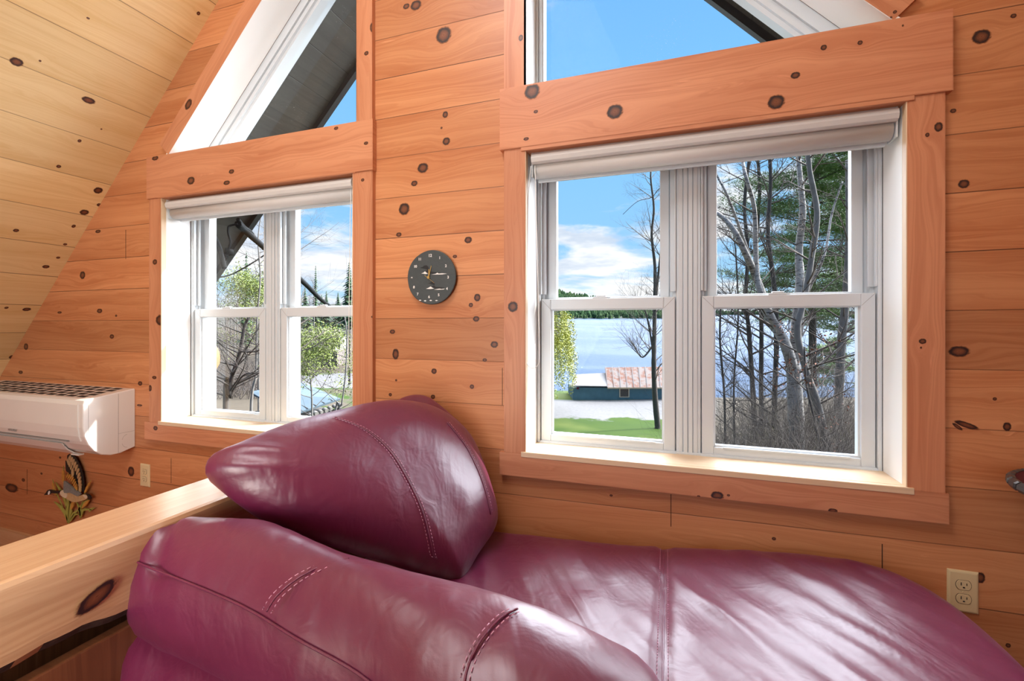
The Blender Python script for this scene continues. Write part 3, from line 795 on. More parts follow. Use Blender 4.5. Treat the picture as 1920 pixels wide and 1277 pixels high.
# ------------------------------------------------------------------ wall outlets
def outlet(cx, cz, label):
    t = thing('wall_outlet', (cx, 0, cz), label, 'wall outlet', 'ivory duplex wall outlets')
    mb = MB()
    w, h = 0.0355, 0.0590
    mb.loft([[Vector((cx + sx * (w - i), -y, cz + sz * (h - i))) for sx, sz in ((-1, -1), (1, -1), (1, 1), (-1, 1))] for i, y in ((0, 0.0), (0, 0.002), (0.0025, 0.0048), (0.006, 0.006))], smooth=False)
    mb.build('cover_plate', [M['ivory']], t)
    for s in (1, -1):
        zc = cz + s * 0.0195
        mb = MB(); N = 28
        def out(r, y): 
            L = []
            for k in range(N):
                a = 2 * PI * k / N
                x = math.cos(a) * 0.0172; z = max(-0.0132, min(0.0132, math.sin(a) * 0.0172))
                L.append(Vector((cx + x * r, y, zc + z * r)))
            return L
        mb.loft([out(1.07, -0.0055), out(1.07, -0.0062)], mi=1, smooth=False)
        mb.loft([out(1, -0.0056), out(1, -0.0072), out(0.95, -0.0078)], smooth=False)
        r_ = mb.build('receptacle', [M['ivory'], M['gap']], t)
        mb = MB()
        mb.box((cx - 0.0072, -0.0082, zc - 0.001), (cx - 0.0052, -0.0074, zc + 0.0075)); mb.box((cx + 0.0056, -0.0082, zc - 0.0002), (cx + 0.0074, -0.0074, zc + 0.0065))
        mb.prism([(cx + 0.0026 * math.cos(a), zc - 0.0068 + 0.0026 * max(-0.5, math.sin(a))) for a in [2 * PI * k / 12 for k in range(12)]], 'y', -0.0082, -0.0074)
        mb.build('slot', [M['dark']], r_)
    mb = MB(); mb.prism([(cx + 0.0028 * math.cos(2 * PI * k / 12), cz + 0.0028 * math.sin(2 * PI * k / 12)) for k in range(12)], 'y', -0.0075, -0.005); mb.build('screw', [M['ivory']], t)
outlet(0.795, 0.498, 'ivory duplex wall outlet at the right, above the foot of the burgundy chaise')
outlet(-2.584, 0.472, 'ivory duplex wall outlet at the left, below the air conditioner end')

# ------------------------------------------------------------------ slate wall clock with painted loons
cc = Vector((-0.893, 0, 1.447)); CR = 0.109
clk = thing('wall_clock', tuple(cc), 'round dark slate wall clock with two painted loons between the windows', 'clock')
def cp(zx, zy): return (cc.x + (zx - 555) / 362 * CR, cc.z - (zy - 625) / 412 * CR)
mb = MB(); N = 72; rr = random.Random(3)
rad = [CR * (1 + 0.004 * math.sin(5 * a_ * 2 * PI / N + 1) + rr.uniform(-.0025, .0025)) for a_ in range(N)]
def cring(s, y): return [Vector((cc.x + rad[k] * s * math.cos(2 * PI * k / N), y, cc.z + rad[k] * s * math.sin(2 * PI * k / N))) for k in range(N)]
mb.loft([cring(0.6, -0.001), cring(0.985, -0.012), cring(1.0, -0.014), cring(0.995, -0.018), cring(0.975, -0.0195)], smooth=False)
mb.build('slate_face', [M['slate']], clk)
YF = -0.0201
NP = {12: (540, 297), 1: (683, 340), 2: (773, 465), 3: (806, 636), 4: (789, 806), 5: (668, 896), 6: (525, 922), 7: (352, 876), 8: (296, 768), 9: (264, 632), 10: (317, 452), 11: (386, 345)}
for n_, (a, b) in NP.items():
    p = cp(a, b); text_mesh('numeral', str(n_), 0.0165 if n_ == 12 else 0.0145, (p[0], YF, p[1]), M['white'], clk, 0.0003, 0.0004)
def flat(name, polys, mat, y, parent=clk):
    mb = MB()
    for P in polys:
        mb.prism([cp(*q) for q in P], 'y', y, y + 0.0006)
    return mb.build(name, [M[mat]], parent)
flat('painted_loon', [[(385, 475), (430, 462), (450, 444), (490, 440), (515, 465), (522, 505), (505, 512), (470, 495), (432, 487)], [(470, 530), (520, 505), (545, 540), (640, 555), (700, 562), (640, 575), (560, 572), (500, 560)]], 'black', YF - 0.0002)
flat('painted_loon', [[(498, 715), (540, 708), (560, 692), (590, 695), (610, 722), (604, 745), (575, 738), (545, 722)], [(560, 765), (600, 750), (625, 775), (700, 780), (760, 790), (700, 800), (620, 798)]], 'black', YF - 0.0002)
flat('painted_breast', [[(408, 562), (440, 552), (465, 532), (485, 552), (510, 570), (470, 575), (440, 566)], [(560, 585), (620, 576), (650, 560), (668, 574), (720, 572), (790, 580), (720, 590), (640, 588)]], 'white', YF - 0.0005)
flat('painted_breast', [[(480, 797), (520, 782), (550, 765), (575, 785), (600, 798), (540, 803)], [(600, 812), (680, 800), (710, 808), (760, 803), (740, 816), (660, 818)]], 'white', YF - 0.0005)
flat('painted_dash', [[(370, 968), (392, 960), (412, 970), (392, 980)], [(444, 978), (468, 970), (488, 980), (466, 990)], [(528, 974), (550, 965), (572, 976), (550, 986)], [(614, 978), (636, 970), (658, 978), (634, 988)]], 'white', YF - 0.0003)
def bar(a, b, w0, w1):
    d = Vector((b[0] - a[0], b[1] - a[1])); n = Vector((-d.y, d.x)).normalized()
    return [(a[0] + n.x * w0, a[1] + n.y * w0), (b[0] + n.x * w1, b[1] + n.y * w1), (b[0] - n.x * w1, b[1] - n.y * w1), (a[0] - n.x * w0, a[1] - n.y * w0)]
for nm, a, b, w0, w1, dy in (('hour_hand', (525, 628), (527, 505), 6, 5, .003), ('minute_hand', (525, 628), (566, 452), 6, 3, .0045), ('second_hand', (470, 595), (612, 715), 3, 1.5, .006)):
    flat(nm, [bar(a, b, w0, w1)], 'gold', YF - dy)
mb = MB(); q = cp(525, 628); mb.prism([(q[0] + 0.0055 * math.cos(2 * PI * k / 16), q[1] + 0.0055 * math.sin(2 * PI * k / 16)) for k in range(16)], 'y', YF - 0.008, YF); mb.build('centre_nut', [M['gold']], clk)

# ------------------------------------------------------------------ goose and cattail wall plaque
M['goosedark'] = simple('goose_dark', (0.014, 0.013, 0.014), 0.45)
M['goosetan'] = simple('goose_tan', (0.50, 0.34, 0.17), 0.5, var=0.3, vscale=60)
M['goosecream'] = simple('goose_cream', (0.66, 0.55, 0.38), 0.5)
M['goosegrey'] = simple('goose_grey', (0.19, 0.20, 0.19), 0.5, var=0.4, vscale=120)
M['leafg'] = simple('painted_leaf_green', (0.33, 0.33, 0.07), 0.5, var=0.4, vscale=40)
M['cattail'] = simple('painted_cattail', (0.50, 0.25, 0.05), 0.5, var=0.3, vscale=40)
def gp(zx, zy): p = onY(60 + zx / 7.98, 840 + zy / 7.98, -0.02); return (p.x, p.z)
gs = thing('goose_plaque', (gp(560, 700)[0], 0, gp(560, 700)[1]), 'metal wall plaque of a flying goose above cattails, under the air conditioner', 'wall art')
def gflat(name, polys, mat, y, th=0.006, parent=gs, smooth=True):
    mb = MB()
    for P in polys:
        q = [Vector(gp(*a)) for a in P]
        if smooth and len(q) > 4:
            s = []
            for i in range(len(q)):
                a, b, c, d = q[i - 1], q[i], q[(i + 1) % len(q)], q[(i + 2) % len(q)]
                for t in (0, .5): s.append(0.5 * ((2 * b) + (-a + c) * t + (2 * a - 5 * b + 4 * c - d) * t * t + (-a + 3 * b - 3 * c + d) * t ** 3))
            q = s
        mb.prism([tuple(a) for a in q], 'y', y, y + th)
    return mb.build(name, [M[mat]], parent)
def stroke(pts, w):
    q = [Vector(p) for p in pts]; L, R = [], []
    for i, p in enumerate(q):
        d = (q[min(i + 1, len(q) - 1)] - q[max(i - 1, 0)]).normalized(); n = Vector((-d.y, d.x)); ww = w * (1 - 0.85 * abs(2 * i / (len(q) - 1) - 1) ** 3) * 0.5 + 1.2
        L.append(tuple(p + n * ww)); R.append(tuple(p - n * ww))
    return L + R[::-1]
for P in ([(510, 1110), (505, 950), (520, 760), (510, 560)], [(525, 1120), (470, 980), (400, 880), (320, 815)], [(530, 1110), (560, 960), (560, 850)], [(545, 1110), (600, 990), (700, 920)], [(555, 1110), (620, 1000), (680, 1005)],
          [(500, 900), (450, 720), (345, 540)], [(720, 1040), (730, 960), (770, 925), (880, 930)], [(700, 1050), (705, 940), (650, 820)], [(715, 1040), (690, 930), (760, 830), (850, 760)], [(840, 960), (870, 920), (920, 905)]):
    gflat('leaf', [stroke(P, 34)], 'leafg', -0.016, 0.004)
for P in ([(465, 300), (472, 560), (470, 700)], [(305, 490), (345, 640), (440, 860)], [(870, 500), (800, 640), (720, 900)]):
    gflat('stem', [stroke(P, 9)], 'leafg', -0.019, 0.003)
for P in ([(452, 350), (465, 340), (480, 350), (482, 480), (468, 500), (450, 485)], [(300, 530), (315, 525), (345, 600), (362, 700), (345, 705), (320, 640)], [(858, 512), (872, 525), (830, 620), (800, 670), (785, 665), (810, 590)], [(625, 780), (640, 800), (620, 880), (595, 915), (580, 900), (590, 830)], [(845, 775), (855, 795), (800, 870), (755, 905), (752, 885), (790, 820)]):
    gflat('cattail', [P], 'cattail', -0.022, 0.005)
gflat('wing_dark_layer', [[(530, 110), (600, 95), (660, 150), (720, 270), (765, 420), (782, 600), (775, 680), (700, 560), (560, 400), (533, 300)]], 'goosedark', -0.021, 0.004)  # dark layer behind the feathers, forms the wing's dark edges
def feather(tip, dx_, dy_, w, mat, y):
    bx, by = tip[0] + dx_, tip[1] + dy_; n = Vector((-dy_, dx_)).normalized() * w; t = Vector(tip); b_ = Vector((bx, by)); q = t.lerp(b_, .3); m = t.lerp(b_, .65)
    gflat('feather', [[tuple(t), tuple(q + n), tuple(m + n * .9), tuple(b_), tuple(m - n * .9), tuple(q - n)]], mat, y, 0.004)
def along(C, q):
    k = q * (len(C) - 1); i = min(int(k), len(C) - 2); return Vector(C[i]).lerp(Vector(C[i + 1]), k - i)
for i in range(12):   # long flight feathers, tips up the outer edge
    feather(tuple(along([(590, 100), (650, 165), (705, 260), (742, 400), (755, 520), (752, 610)], i / 11)), -32, 120 - 4 * i, 15, 'goosetan', -0.0255 - 0.0002 * i)
for i in range(10):
    feather(tuple(along([(575, 370), (635, 400), (680, 470), (705, 560), (712, 605)], i / 9)), -34, 78, 11, 'cattail', -0.030 - 0.0002 * i)
for i in range(7):
    feather(tuple(along([(565, 150), (600, 200), (640, 290), (650, 340)], i / 6)), -22, 100, 11, 'goosetan', -0.0285 - 0.0002 * i)
gflat('wing_cover', [[(538, 180), (556, 230), (596, 300), (612, 345), (580, 350), (545, 330)]], 'goosedark', -0.0315, 0.003)
gflat('shoulder', [[(530, 480), (580, 510), (650, 570), (700, 620), (770, 665), (765, 690), (730, 708), (670, 680), (610, 655), (535, 660), (522, 600)]], 'goosegrey', -0.036, 0.006)
gflat('body', [[(455, 660), (475, 630), (520, 615), (570, 640), (650, 670), (730, 710), (800, 685), (855, 700), (868, 730), (840, 760), (760, 785), (680, 802), (600, 780), (520, 730), (470, 700)]], 'goosetan', -0.031, 0.008)
gflat('breast', [[(455, 660), (475, 630), (518, 615), (520, 655), (565, 668), (560, 730), (530, 735), (480, 705)]], 'goosecream', -0.033, 0.004)
gflat('rump', [[(800, 690), (850, 695), (868, 725), (850, 750), (820, 720)]], 'goosecream', -0.033, 0.004)
gflat('tail', [[(835, 672), (880, 690), (915, 735), (895, 765), (868, 755), (868, 715)]], 'goosedark', -0.031, 0.006)
gflat('neck_and_head', [[(220, 695), (245, 665), (265, 630), (300, 613), (350, 625), (420, 632), (465, 628), (452, 665), (380, 668), (325, 668), (290, 690), (250, 690)]], 'goosedark', -0.033, 0.006)
gflat('cheek_patch', [[(290, 645), (308, 630), (316, 650), (306, 680), (286, 685)]], 'white', -0.0345, 0.003)

# ------------------------------------------------------------------ heavy timber guard rail left of the chaise
gr = thing('guard_rail', (-1.22, -1.6, -0.1), 'thick pine timber guard rail with dark live bottom edge, left of the burgundy sofa', 'railing')
RX0, RX1, RZ = -1.325, -1.122, 0.792
mb = MB(); rb = random.Random(11)
Ys = lin(-3.2, -0.03, 0.02); rings = []
for y in Ys:
    zb = 0.628 + 0.008 * math.sin(y * 9) + 0.006 * math.sin(y * 23 + 1) + rb.uniform(-.002, .002)
    zb += 0.028 * math.exp(-((y + 0.83) / 0.05) ** 2) * -1 + 0.010 * math.exp(-((y + 0.62) / 0.1) ** 2) * -1
    pr = [(RX0, zb + 0.012), (RX0, RZ - 0.012), (RX0 + 0.004, RZ - 0.003), (RX0 + 0.012, RZ), (RX1 - 0.012, RZ), (RX1 - 0.004, RZ - 0.003), (RX1, RZ - 0.012)]
    for k in range(1, 8): pr.append((RX1 + 0.0015 * math.sin(k), RZ - 0.012 + (zb + 0.012 - RZ + 0.012) * k / 8))
    pr += [(RX1, zb + 0.010), (RX1 - 0.018, zb - 0.010), (RX0 + 0.02, zb - 0.008)]
    rings.append([Vector((x, y, z)) for x, z in pr])
mb.loft(rings, smooth=False)
for f in mb.bm.faces:
    f.normal_update()
    n = f.normal
    for lp_ in f.loops:
        p = lp_.vert.co
        lp_[mb.uv].uv = (p.y, p.x + 0.2) if abs(n.z) > 0.7 else (p.y, p.z)
    # the bark-dark live edge
    c = f.calc_center_median()
    if c.z < 0.637 + 0.004 * math.sin(c.y * 40): f.material_index = 1
rk_ = onX(180, 1118, RX1); 
RK = [(rk_.y, rk_.z, 0.040, 0.018, 0.45)]
knots_on(mb, RK, lambda u, v, o: Vector((RX1 + 0.003 + o, u, v)), mi=2)
M['bark'] = simple('dark_bark_edge', (0.045, 0.020, 0.014), 0.8, var=0.5, vscale=40, bump=0.6, bscale=80)
rail = mb.build('rail_timber', [M['railw'], M['bark'], M['knot']], gr)
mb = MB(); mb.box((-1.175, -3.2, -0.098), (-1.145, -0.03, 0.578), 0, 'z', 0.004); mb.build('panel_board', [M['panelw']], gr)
mb = MB(); mb.box((-1.31, -3.2, -0.098), (-1.29, -0.03, 0.70), 0, 'z'); mb.build('gap_shade_board', [M['panelw']], gr)  # dark sheet added to stand for the shade in the gap under the rail
for y in (-0.12, -3.1): mb = MB(); mb.box((-1.285, y - 0.05, -0.098), (-1.18, y + 0.05, 0.66), 0, 'z', 0.004); mb.build('post', [M['railw']], gr)

# ------------------------------------------------------------------ burgundy leather chaise
ch = thing('chaise_sofa', (-0.2, -0.55, -0.1), 'overstuffed burgundy leather chaise sofa along the wall under the right window', 'sofa')
def nz(p, s=1.0, o=0.0): return noise.noise(Vector((p[0] * s + o, p[1] * s - o, p[2] * s + 2 * o)))
# seat: rounded slab, plan superellipse
SX0, SX1, SY0, SY1 = -0.98, 0.722, -1.32, -0.022
scx, scy, sax, say = (SX0 + SX1) / 2, (SY0 + SY1) / 2, (SX1 - SX0) / 2, (SY1 - SY0) / 2
def seat_plan(r, a, e=7.0):
    c, s = math.cos(a), math.sin(a)
    q = (abs(c) ** e + abs(s) ** e) ** (-1 / e)
    return scx + sax * r * c * q, scy + say * r * s * q
def seat_top(x, y):
    z = 0.497 + 0.072 * max(0, min(1, (x + 0.62) / 1.12)) ** 1.1
    z += 0.012 * math.sin(max(0, min(1, (x + 0.1) / 0.8)) * PI) - 0.012 * math.exp(-((x + 0.008) / 0.016) ** 2)
    return z
def seat_pt(r, a):
    x, y = seat_plan(r, a); R = 0.085
    X, Y = seat_plan(1, a); d = math.hypot(X - x, Y - y)
    n_ = 1.0
    z = seat_top(x, y)
    if d < R: z -= R - math.sqrt(max(0, R * R - (R - d) ** 2))
    # folds running from the foot towards the head, deeper near the seam
    w = min(1, d / 0.12)
    q = (x * 0.85 + y * 0.52, -x * 0.52 + y * 0.85)
    f1 = nz((q[0] * 13, q[1] * 3.0, 0.3)); f2 = nz((q[0] * 28, q[1] * 6.0, 3.3)); f3 = nz((x * 5, y * 5, 7))
    z += w * (0.010 * (1 - abs(f1) * 2.2) * max(0, f3 + 0.45) + 0.003 * f2 + 0.006 * f3)
    return Vector((x, y, z))
mb = MB(); NA = 260
rad_ = [i / 60 * 0.90 for i in range(1, 61)] + [0.90 + 0.10 * math.sin(i / 12 * PI / 2) for i in range(1, 13)]
rings = []
for r in rad_: rings.append([seat_pt(r, 2 * PI * k / NA) for k in range(NA)])
last = rings[-1]
for dz_, s in ((0.03, 1.002), (0.09, 1.008), (0.16, 1.004), (0.20, 0.985)):
    rings.append([Vector((scx + (p.x - scx) * s, min(scy + (p.y - scy) * s, -0.006), p.z - dz_)) for p in last])
ctr = mb.bm.verts.new(seat_pt(0.0001, 0)); R_ = mb.loft(rings, cap=False)
for k in range(NA):
    f = mb.bm.faces.new((ctr, R_[0][k], R_[0][(k + 1) % NA])); f.smooth = True
f = mb.bm.faces.new(R_[-1])
mb.build('seat_cushion', [M['leather']], ch)
mb = MB(); mb.box((SX0 + 0.03, SY0 + 0.03, -0.04), (SX1 - 0.03, SY1 - 0.01, 0.30), 0, 'x', 0.03); mb.build('base', [M['leather']], ch)
for fx in (SX0 + 0.12, SX1 - 0.12):
    for fy in (SY0 + 0.12, SY1 - 0.12):
        mb = MB(); mb.box((fx - 0.03, fy - 0.03, -0.099), (fx + 0.03, fy + 0.03, -0.035), 0, 'z', 0.008); mb.build('foot', [M['dark']], ch)
def stitch(mb, pts, dash=0.006, gap=0.004, r=0.0009):
    """short thread stitches along a polyline"""
    run = 0.0; on = True; cur = [pts[0]]
    for a, b in zip(pts, pts[1:]):
        L = (b - a).length; s = 0.0
        while L - s > 1e-6:
            need = (dash if on else gap) - run
            step = min(need, L - s); s += step; run += step
            p = a + (b - a) * (s / L)
            if on: cur.append(p)
            if run >= (dash if on else gap) - 1e-7:
                if on and len(cur) > 1: mb.tube(cur, r, 3, 0)
                on = not on; run = 0.0; cur = [p]
def seat_xy(x, y):
    z = seat_top(x, y); d = min(SY1 - y, y - SY0, SX1 - x, x - SX0); R = 0.085
    if d < R: z -= R - math.sqrt(max(0, R * R - (R - max(d, 0)) ** 2))
    w = min(1, max(d, 0) / 0.12); q = (x * 0.85 + y * 0.52, -x * 0.52 + y * 0.85)
    f1 = nz((q[0] * 13, q[1] * 3.0, 0.3)); f2 = nz((q[0] * 28, q[1] * 6.0, 3.3)); f3 = nz((x * 5, y * 5, 7))
    return Vector((x, y, z + w * (0.010 * (1 - abs(f1) * 2.2) * max(0, f3 + 0.45) + 0.003 * f2 + 0.006 * f3)))
mb = MB()
for dx_ in (-0.012, 0.010): stitch(mb, [seat_xy(-0.008 + dx_, y) + Vector((0, 0, 0.0012)) for y in lin(-0.86, -0.05, 0.01)])
mb.build('stitching', [M['thread']], ch)
mb = MB(); mb.tube([seat_xy(-0.008, y) + Vector((0, 0, 0.001)) for y in lin(-0.86, -0.05, 0.01)], 0.0025, 5); mb.build('seam', [M['leather']], ch)

# arm roll on the near side: one stuffed bolster lofted along its length
def catmull(P, n):
    out = []
    for i in range(len(P) - 1):
        a = P[max(i - 1, 0)]; b = P[i]; c = P[i + 1]; d = P[min(i + 2, len(P) - 1)]
        for k in range(n):
            t = k / n
            out.append(0.5 * ((2 * b) + (c - a) * t + (2 * a - 5 * b + 4 * c - d) * t * t + (3 * b - a - 3 * c + d) * t ** 3))
    out.append(P[-1]); return out
NN = [onZ(258, 1052, 0.722), onZ(275, 1062, 0.720), onZ(440, 1130, 0.708), onZ(560, 1200, 0.695), onZ(690, 1277, 0.682), Vector((-0.30, -1.085, 0.665)), Vector((-0.14, -1.10, 0.640)), Vector((-0.03, -1.08, 0.60))]
FF = [onZ(300, 1002, 0.752), onZ(335, 978, 0.765), onZ(500, 985, 0.768), onZ(600, 1025, 0.762), onZ(650, 1047, 0.757), onZ(860, 1098, 0.742), onZ(1010, 1143, 0.728), onZ(1170, 1212, 0.680)]
NNc, FFc = catmull(NN, 12), catmull(FF, 12)
def arm_sec(N_, F_, t, s=1.0):
    """closed section: bottom near, near face, crease, top bulge, far side, bottom"""
    w = F_ - N_; wl = Vector((w.x, w.y, 0)).length; d = Vector((w.x, w.y, 0)) / wl
    dzl = F_.z - N_.z
    P = []
    zc_ = N_.z
    prof = [(0.02, -0.70), (-0.020, -0.60), (-0.042, -0.48), (-0.050, -0.38), (-0.048, -0.30), (-0.038, -0.245), (-0.018, -0.205), (0.012, -0.180), (-0.008, -0.158), (-0.022, -0.130), (-0.026, -0.090), (-0.018, -0.045), (-0.006, -0.018), (0.0, -0.004)]
    for a, z in prof: P.append(N_ + d * a + Vector((0, 0, z)))
    P.append(N_ + d * 0.004 + Vector((0, 0, 0.004)))
    for k in range(1, 15):
        q = k / 15
        z = N_.z + dzl * q + 0.060 * math.sin(PI * q) ** 0.75 * (wl / 0.22) ** 0.5
        P.append(Vector((N_.x + d.x * wl * q, N_.y + d.y * wl * q, z)))
    P.append(F_.copy())
    for a, z in ((0.022, -0.022), (0.034, -0.06), (0.038, -0.12), (0.030, -0.20), (0.0, -0.30), (-0.05, -0.5)): P.append(F_ + d * a + Vector((0, 0, z)))
    c = sum(P, Vector()) / len(P)
    return [c + (p - c) * s for p in P]
mb = MB(); rings = []; n_ = len(NNc)
ax = (NNc[-1] - NNc[0]).normalized()
for i, (a, b) in enumerate(zip(NNc, FFc)):
    r_ = arm_sec(a, b, i / (n_ - 1))
    r2 = []
    for k, p in enumerate(r_):
        top = 1 if k > 14 else 0.4
        q = Vector((p.x * 9 + p.z * 8, p.y * 9 - p.x * 3, p.z * 6))
        fold = math.exp(-((i - 13 + 0.12 * (k - 20)) / 1.5) ** 2) * (1 if 12 < k < 31 else 0.35)
        p = p - Vector((0, -0.25, 1)).normalized() * 0.020 * fold
        r2.append(p + Vector((0, -0.3, 1)).normalized() * (0.006 * nz(q, 0.8, 4) + 0.0035 * nz(q, 2.4, 9)) * top)
    rings.append(r2)
def endcap(ring, dirv, steps):
    c = sum(ring, Vector()) / len(ring); out = []
    for s, o in steps: out.append([c + (p - c) * s + dirv * o for p in ring])
    return out
ax0 = (NNc[1] - NNc[0]).normalized(); ax0.z = 0
lcap = endcap(rings[0], -ax0, ((0.45, 0.040), (0.72, 0.034), (0.88, 0.024), (0.97, 0.011)))
rcap = endcap(rings[-1], Vector((1, 0.1, -0.05)), ((0.97, 0.02), (0.90, 0.045), (0.78, 0.066), (0.6, 0.082), (0.35, 0.092)))
allr = lcap + rings + rcap
# the gathered fold just inside the left end
mb.loft(allr)
bmesh.ops.smooth_vert(mb.bm, verts=[v for v in mb.bm.verts if v.co.x > -0.2], factor=0.5, use_axis_x=True, use_axis_y=True, use_axis_z=True)
mb.build('arm_bolster', [M['leather']], ch)
def arm_top(px, py, dz=0.0015):
    """point of the bolster's upper skin along a pixel's ray, by marching"""
    best = None
    for i in range(0, n_):
        N_, F_ = NNc[i], FFc[i]
    r = ray(px, py); t = 0.5
    while t < 2.2:
        p = CAMP + r * t
        i = min(range(n_), key=lambda j: abs(((NNc[j] + FFc[j]) / 2 - p).dot(ax)))
        N_, F_ = NNc[i], FFc[i]; w = F_ - N_; w2 = Vector((w.x, w.y)); q = max(0, min(1, Vector((p.x - N_.x, p.y - N_.y)).dot(w2) / w2.length_squared))
        z = N_.z + w.z * q + 0.060 * math.sin(PI * q) ** 0.75 * (w2.length / 0.22) ** 0.5
        if p.z <= z: return p + Vector((0, 0, dz))
        t += 0.004
    return None
def on_arm(P): 
    Q = [Vector(a) for a in P]; Q = catmull(Q, 8)
    return [q for q in (arm_top(a.x, a.y) for a in Q) if q]
for P in ([(500, 1148), (520, 1118), (560, 1085), (610, 1060), (655, 1048)], [(868, 1290), (880, 1245), (905, 1198), (940, 1160), (970, 1143)]):
    mb = MB(); L = on_arm(P); mb.tube(L, 0.002, 5); mb.build('seam', [M['leather']], ch)
    mb = MB()
    for o_ in (-9, 9):
        stitch(mb, on_arm([(a + o_ * 0.9, b + o_ * 0.35) for a, b in P]), 0.007, 0.005, 0.0010)
    mb.build('stitching', [M['thread']], ch)
mb = MB(); mb.tube([p + Vector((0, -0.001, 0.001)) for p in NNc[6:]], 0.0026, 5); mb.build('piping', [M['leather']], ch)

# back cushion: outline laid on its own leaning plane, stuffed to full thickness on both sides
def stuffed(name, outline, P1, P2, P3, Tf, Tb, NA=180, NR=34, folds=None, mat='leather', shrink=1.0, pw=2.4):
    n = (P2 - P1).cross(P3 - P1).normalized()
    if n.dot(CAMP - P1) < 0: n = -n
    def hit(px, py, off=0.0):
        r = ray(px, py); t = (P1 + n * off - CAMP).dot(n) / r.dot(n); return CAMP + r * t - n * off
    O = [hit(*p) for p in outline]
    # smooth closed curve
    m_ = len(O); S = []
    for i in range(m_):
        a, b, c, d = O[i - 1], O[i], O[(i + 1) % m_], O[(i + 2) % m_]
        for k in range(8):
            t = k / 8; S.append(0.5 * ((2 * b) + (c - a) * t + (2 * a - 5 * b + 4 * c - d) * t * t + (3 * b - a - 3 * c + d) * t ** 3))
    c0 = sum(S, Vector()) / len(S)
    e1 = (P2 - P1).normalized(); e2 = n.cross(e1)
    ang = sorted(((math.atan2((p - c0).dot(e2), (p - c0).dot(e1)), (p - c0).length * shrink) for p in S))
    def Rof(a):
        a = (a + PI) % (2 * PI) - PI
        for (a0, r0), (a1, r1) in zip(ang, ang[1:]):
            if a0 <= a <= a1: return r0 + (r1 - r0) * ((a - a0) / (a1 - a0 + 1e-9))
        (a0, r0), (a1, r1) = ang[-1], (ang[0][0] + 2 * PI, ang[0][1])
        if a < a0: a += 2 * PI
        return r0 + (r1 - r0) * ((a - a0) / (a1 - a0 + 1e-9))
    def surf(a, r, side):
        q = c0 + (e1 * math.cos(a) + e2 * math.sin(a)) * Rof(a) * r
        h = (1 - r ** pw) ** 0.5
        if side > 0:
            h = Tf * h + (folds(q, a, r) if folds else 0)
        else: h = -Tb * h
        return q + n * h
    mb = MB()
    rs = [math.sin(PI / 2 * i / NR) for i in range(1, NR + 1)]
    front = [[surf(2 * PI * k / NA, r, 1) for k in range(NA)] for r in rs]
    back = [[surf(2 * PI * k / NA, r, -1) for k in range(NA)] for r in rs[:-1]][::-1]
    Rr = mb.loft(front + back, cap=False)
    ca = mb.bm.verts.new(surf(0, 0.0, 1)); cb = mb.bm.verts.new(surf(0, 0.0, -1))
    for k in range(NA):
        f = mb.bm.faces.new((ca, Rr[0][k], Rr[0][(k + 1) % NA])); f.smooth = True
        f = mb.bm.faces.new((cb, Rr[-1][k], Rr[-1][(k + 1) % NA])); f.smooth = True
    o = mb.build(name, [M[mat]], ch)
    def front_at(px, py, lift=0.0015):
        h = Tf * 0.8
        for _ in range(6):
            q = CAMP + ray(px, py) * ((P1 + n * h - CAMP).dot(n) / ray(px, py).dot(n))
            pl = q - n * (q - P1).dot(n); a = math.atan2((pl - c0).dot(e2), (pl - c0).dot(e1)); r = min(0.999, (pl - c0).length / Rof(a))
            h = Tf * (1 - r ** pw) ** 0.5 + (folds(pl, a, r) if folds else 0)
        return pl + n * (h + lift)
    return o, front_at
P1, P2, P3 = Vector((-1.098, -0.807, 0.887)), Vector((-0.594, -0.384, 0.465)), Vector((-0.925, -0.21, 0.978))
OUT = [(383, 892), (380, 872), (392, 853), (432, 836), (500, 808), (560, 788), (625, 772), (690, 757), (745, 753), (800, 762), (845, 785), (880, 820), (903, 868), (922, 925), (932, 968), (925, 1000), (895, 1045), (862, 1098),
       (835, 1092), (790, 1076), (735, 1058), (690, 1046), (630, 1026), (560, 1002), (500, 980), (450, 948), (408, 915)]
tip = None
def folds(q, a, r):
    # gathers at the left tip, slanting pulls along the lower edge
    tp = Vector((-1.10, -0.80, 0.885)); d = (q - tp).length
    g = 0.013 * math.sin(a * 40 + 5 * nz(q, 3)) * math.exp(-(d / 0.11) ** 2) * (1 - r ** 8)
    low = max(0, 1 - abs((q.z - 0.62)) / 0.17)
    g += 0.007 * low * nz((q.x * 26 + q.z * 15, q.y * 8, q.z * 4), 1.0, 3) * (1 - r ** 6)
    g += (0.007 * nz(q, 4, 2) + 0.003 * nz(q, 11, 5)) * (1 - r ** 6)
    # the stitched seam pulls a shallow valley
    return g
cush, cat_ = stuffed('back_cushion', OUT, P1, P2, P3, 0.120, 0.10, folds=folds, shrink=0.985, pw=2.8)
def cseam(P, nm='seam', two=True):
    Q = [q for q in catmull([Vector(a) for a in P], 8)]
    mb = MB(); mb.tube([cat_(q.x, q.y) for q in Q], 0.0022, 5); mb.build('seam', [M['leather']], cush)
    mb = MB()
    for o_ in ((-5, 5) if two else (4,)): stitch(mb, [cat_(q.x + o_, q.y) for q in Q], 0.006, 0.004, 0.0009)
    mb.build('stitching', [M['thread']], cush)
cseam([(628, 783), (680, 803), (728, 842), (765, 900), (792, 960), (806, 1015), (812, 1052)])
cseam([(838, 792), (872, 835), (895, 880), (911, 925), (920, 965)], two=False)
o_, _f = stuffed('headrest_flap', [(742, 756), (755, 746), (778, 741), (800, 745), (822, 760), (850, 784), (872, 806), (890, 845), (880, 880), (840, 850), (790, 800), (750, 775)],
             Vector((-0.95, -0.16, 0.95)), Vector((-0.66, -0.10, 0.75)), Vector((-0.92, -0.02, 0.99)), 0.03, 0.02, NA=80, NR=12)

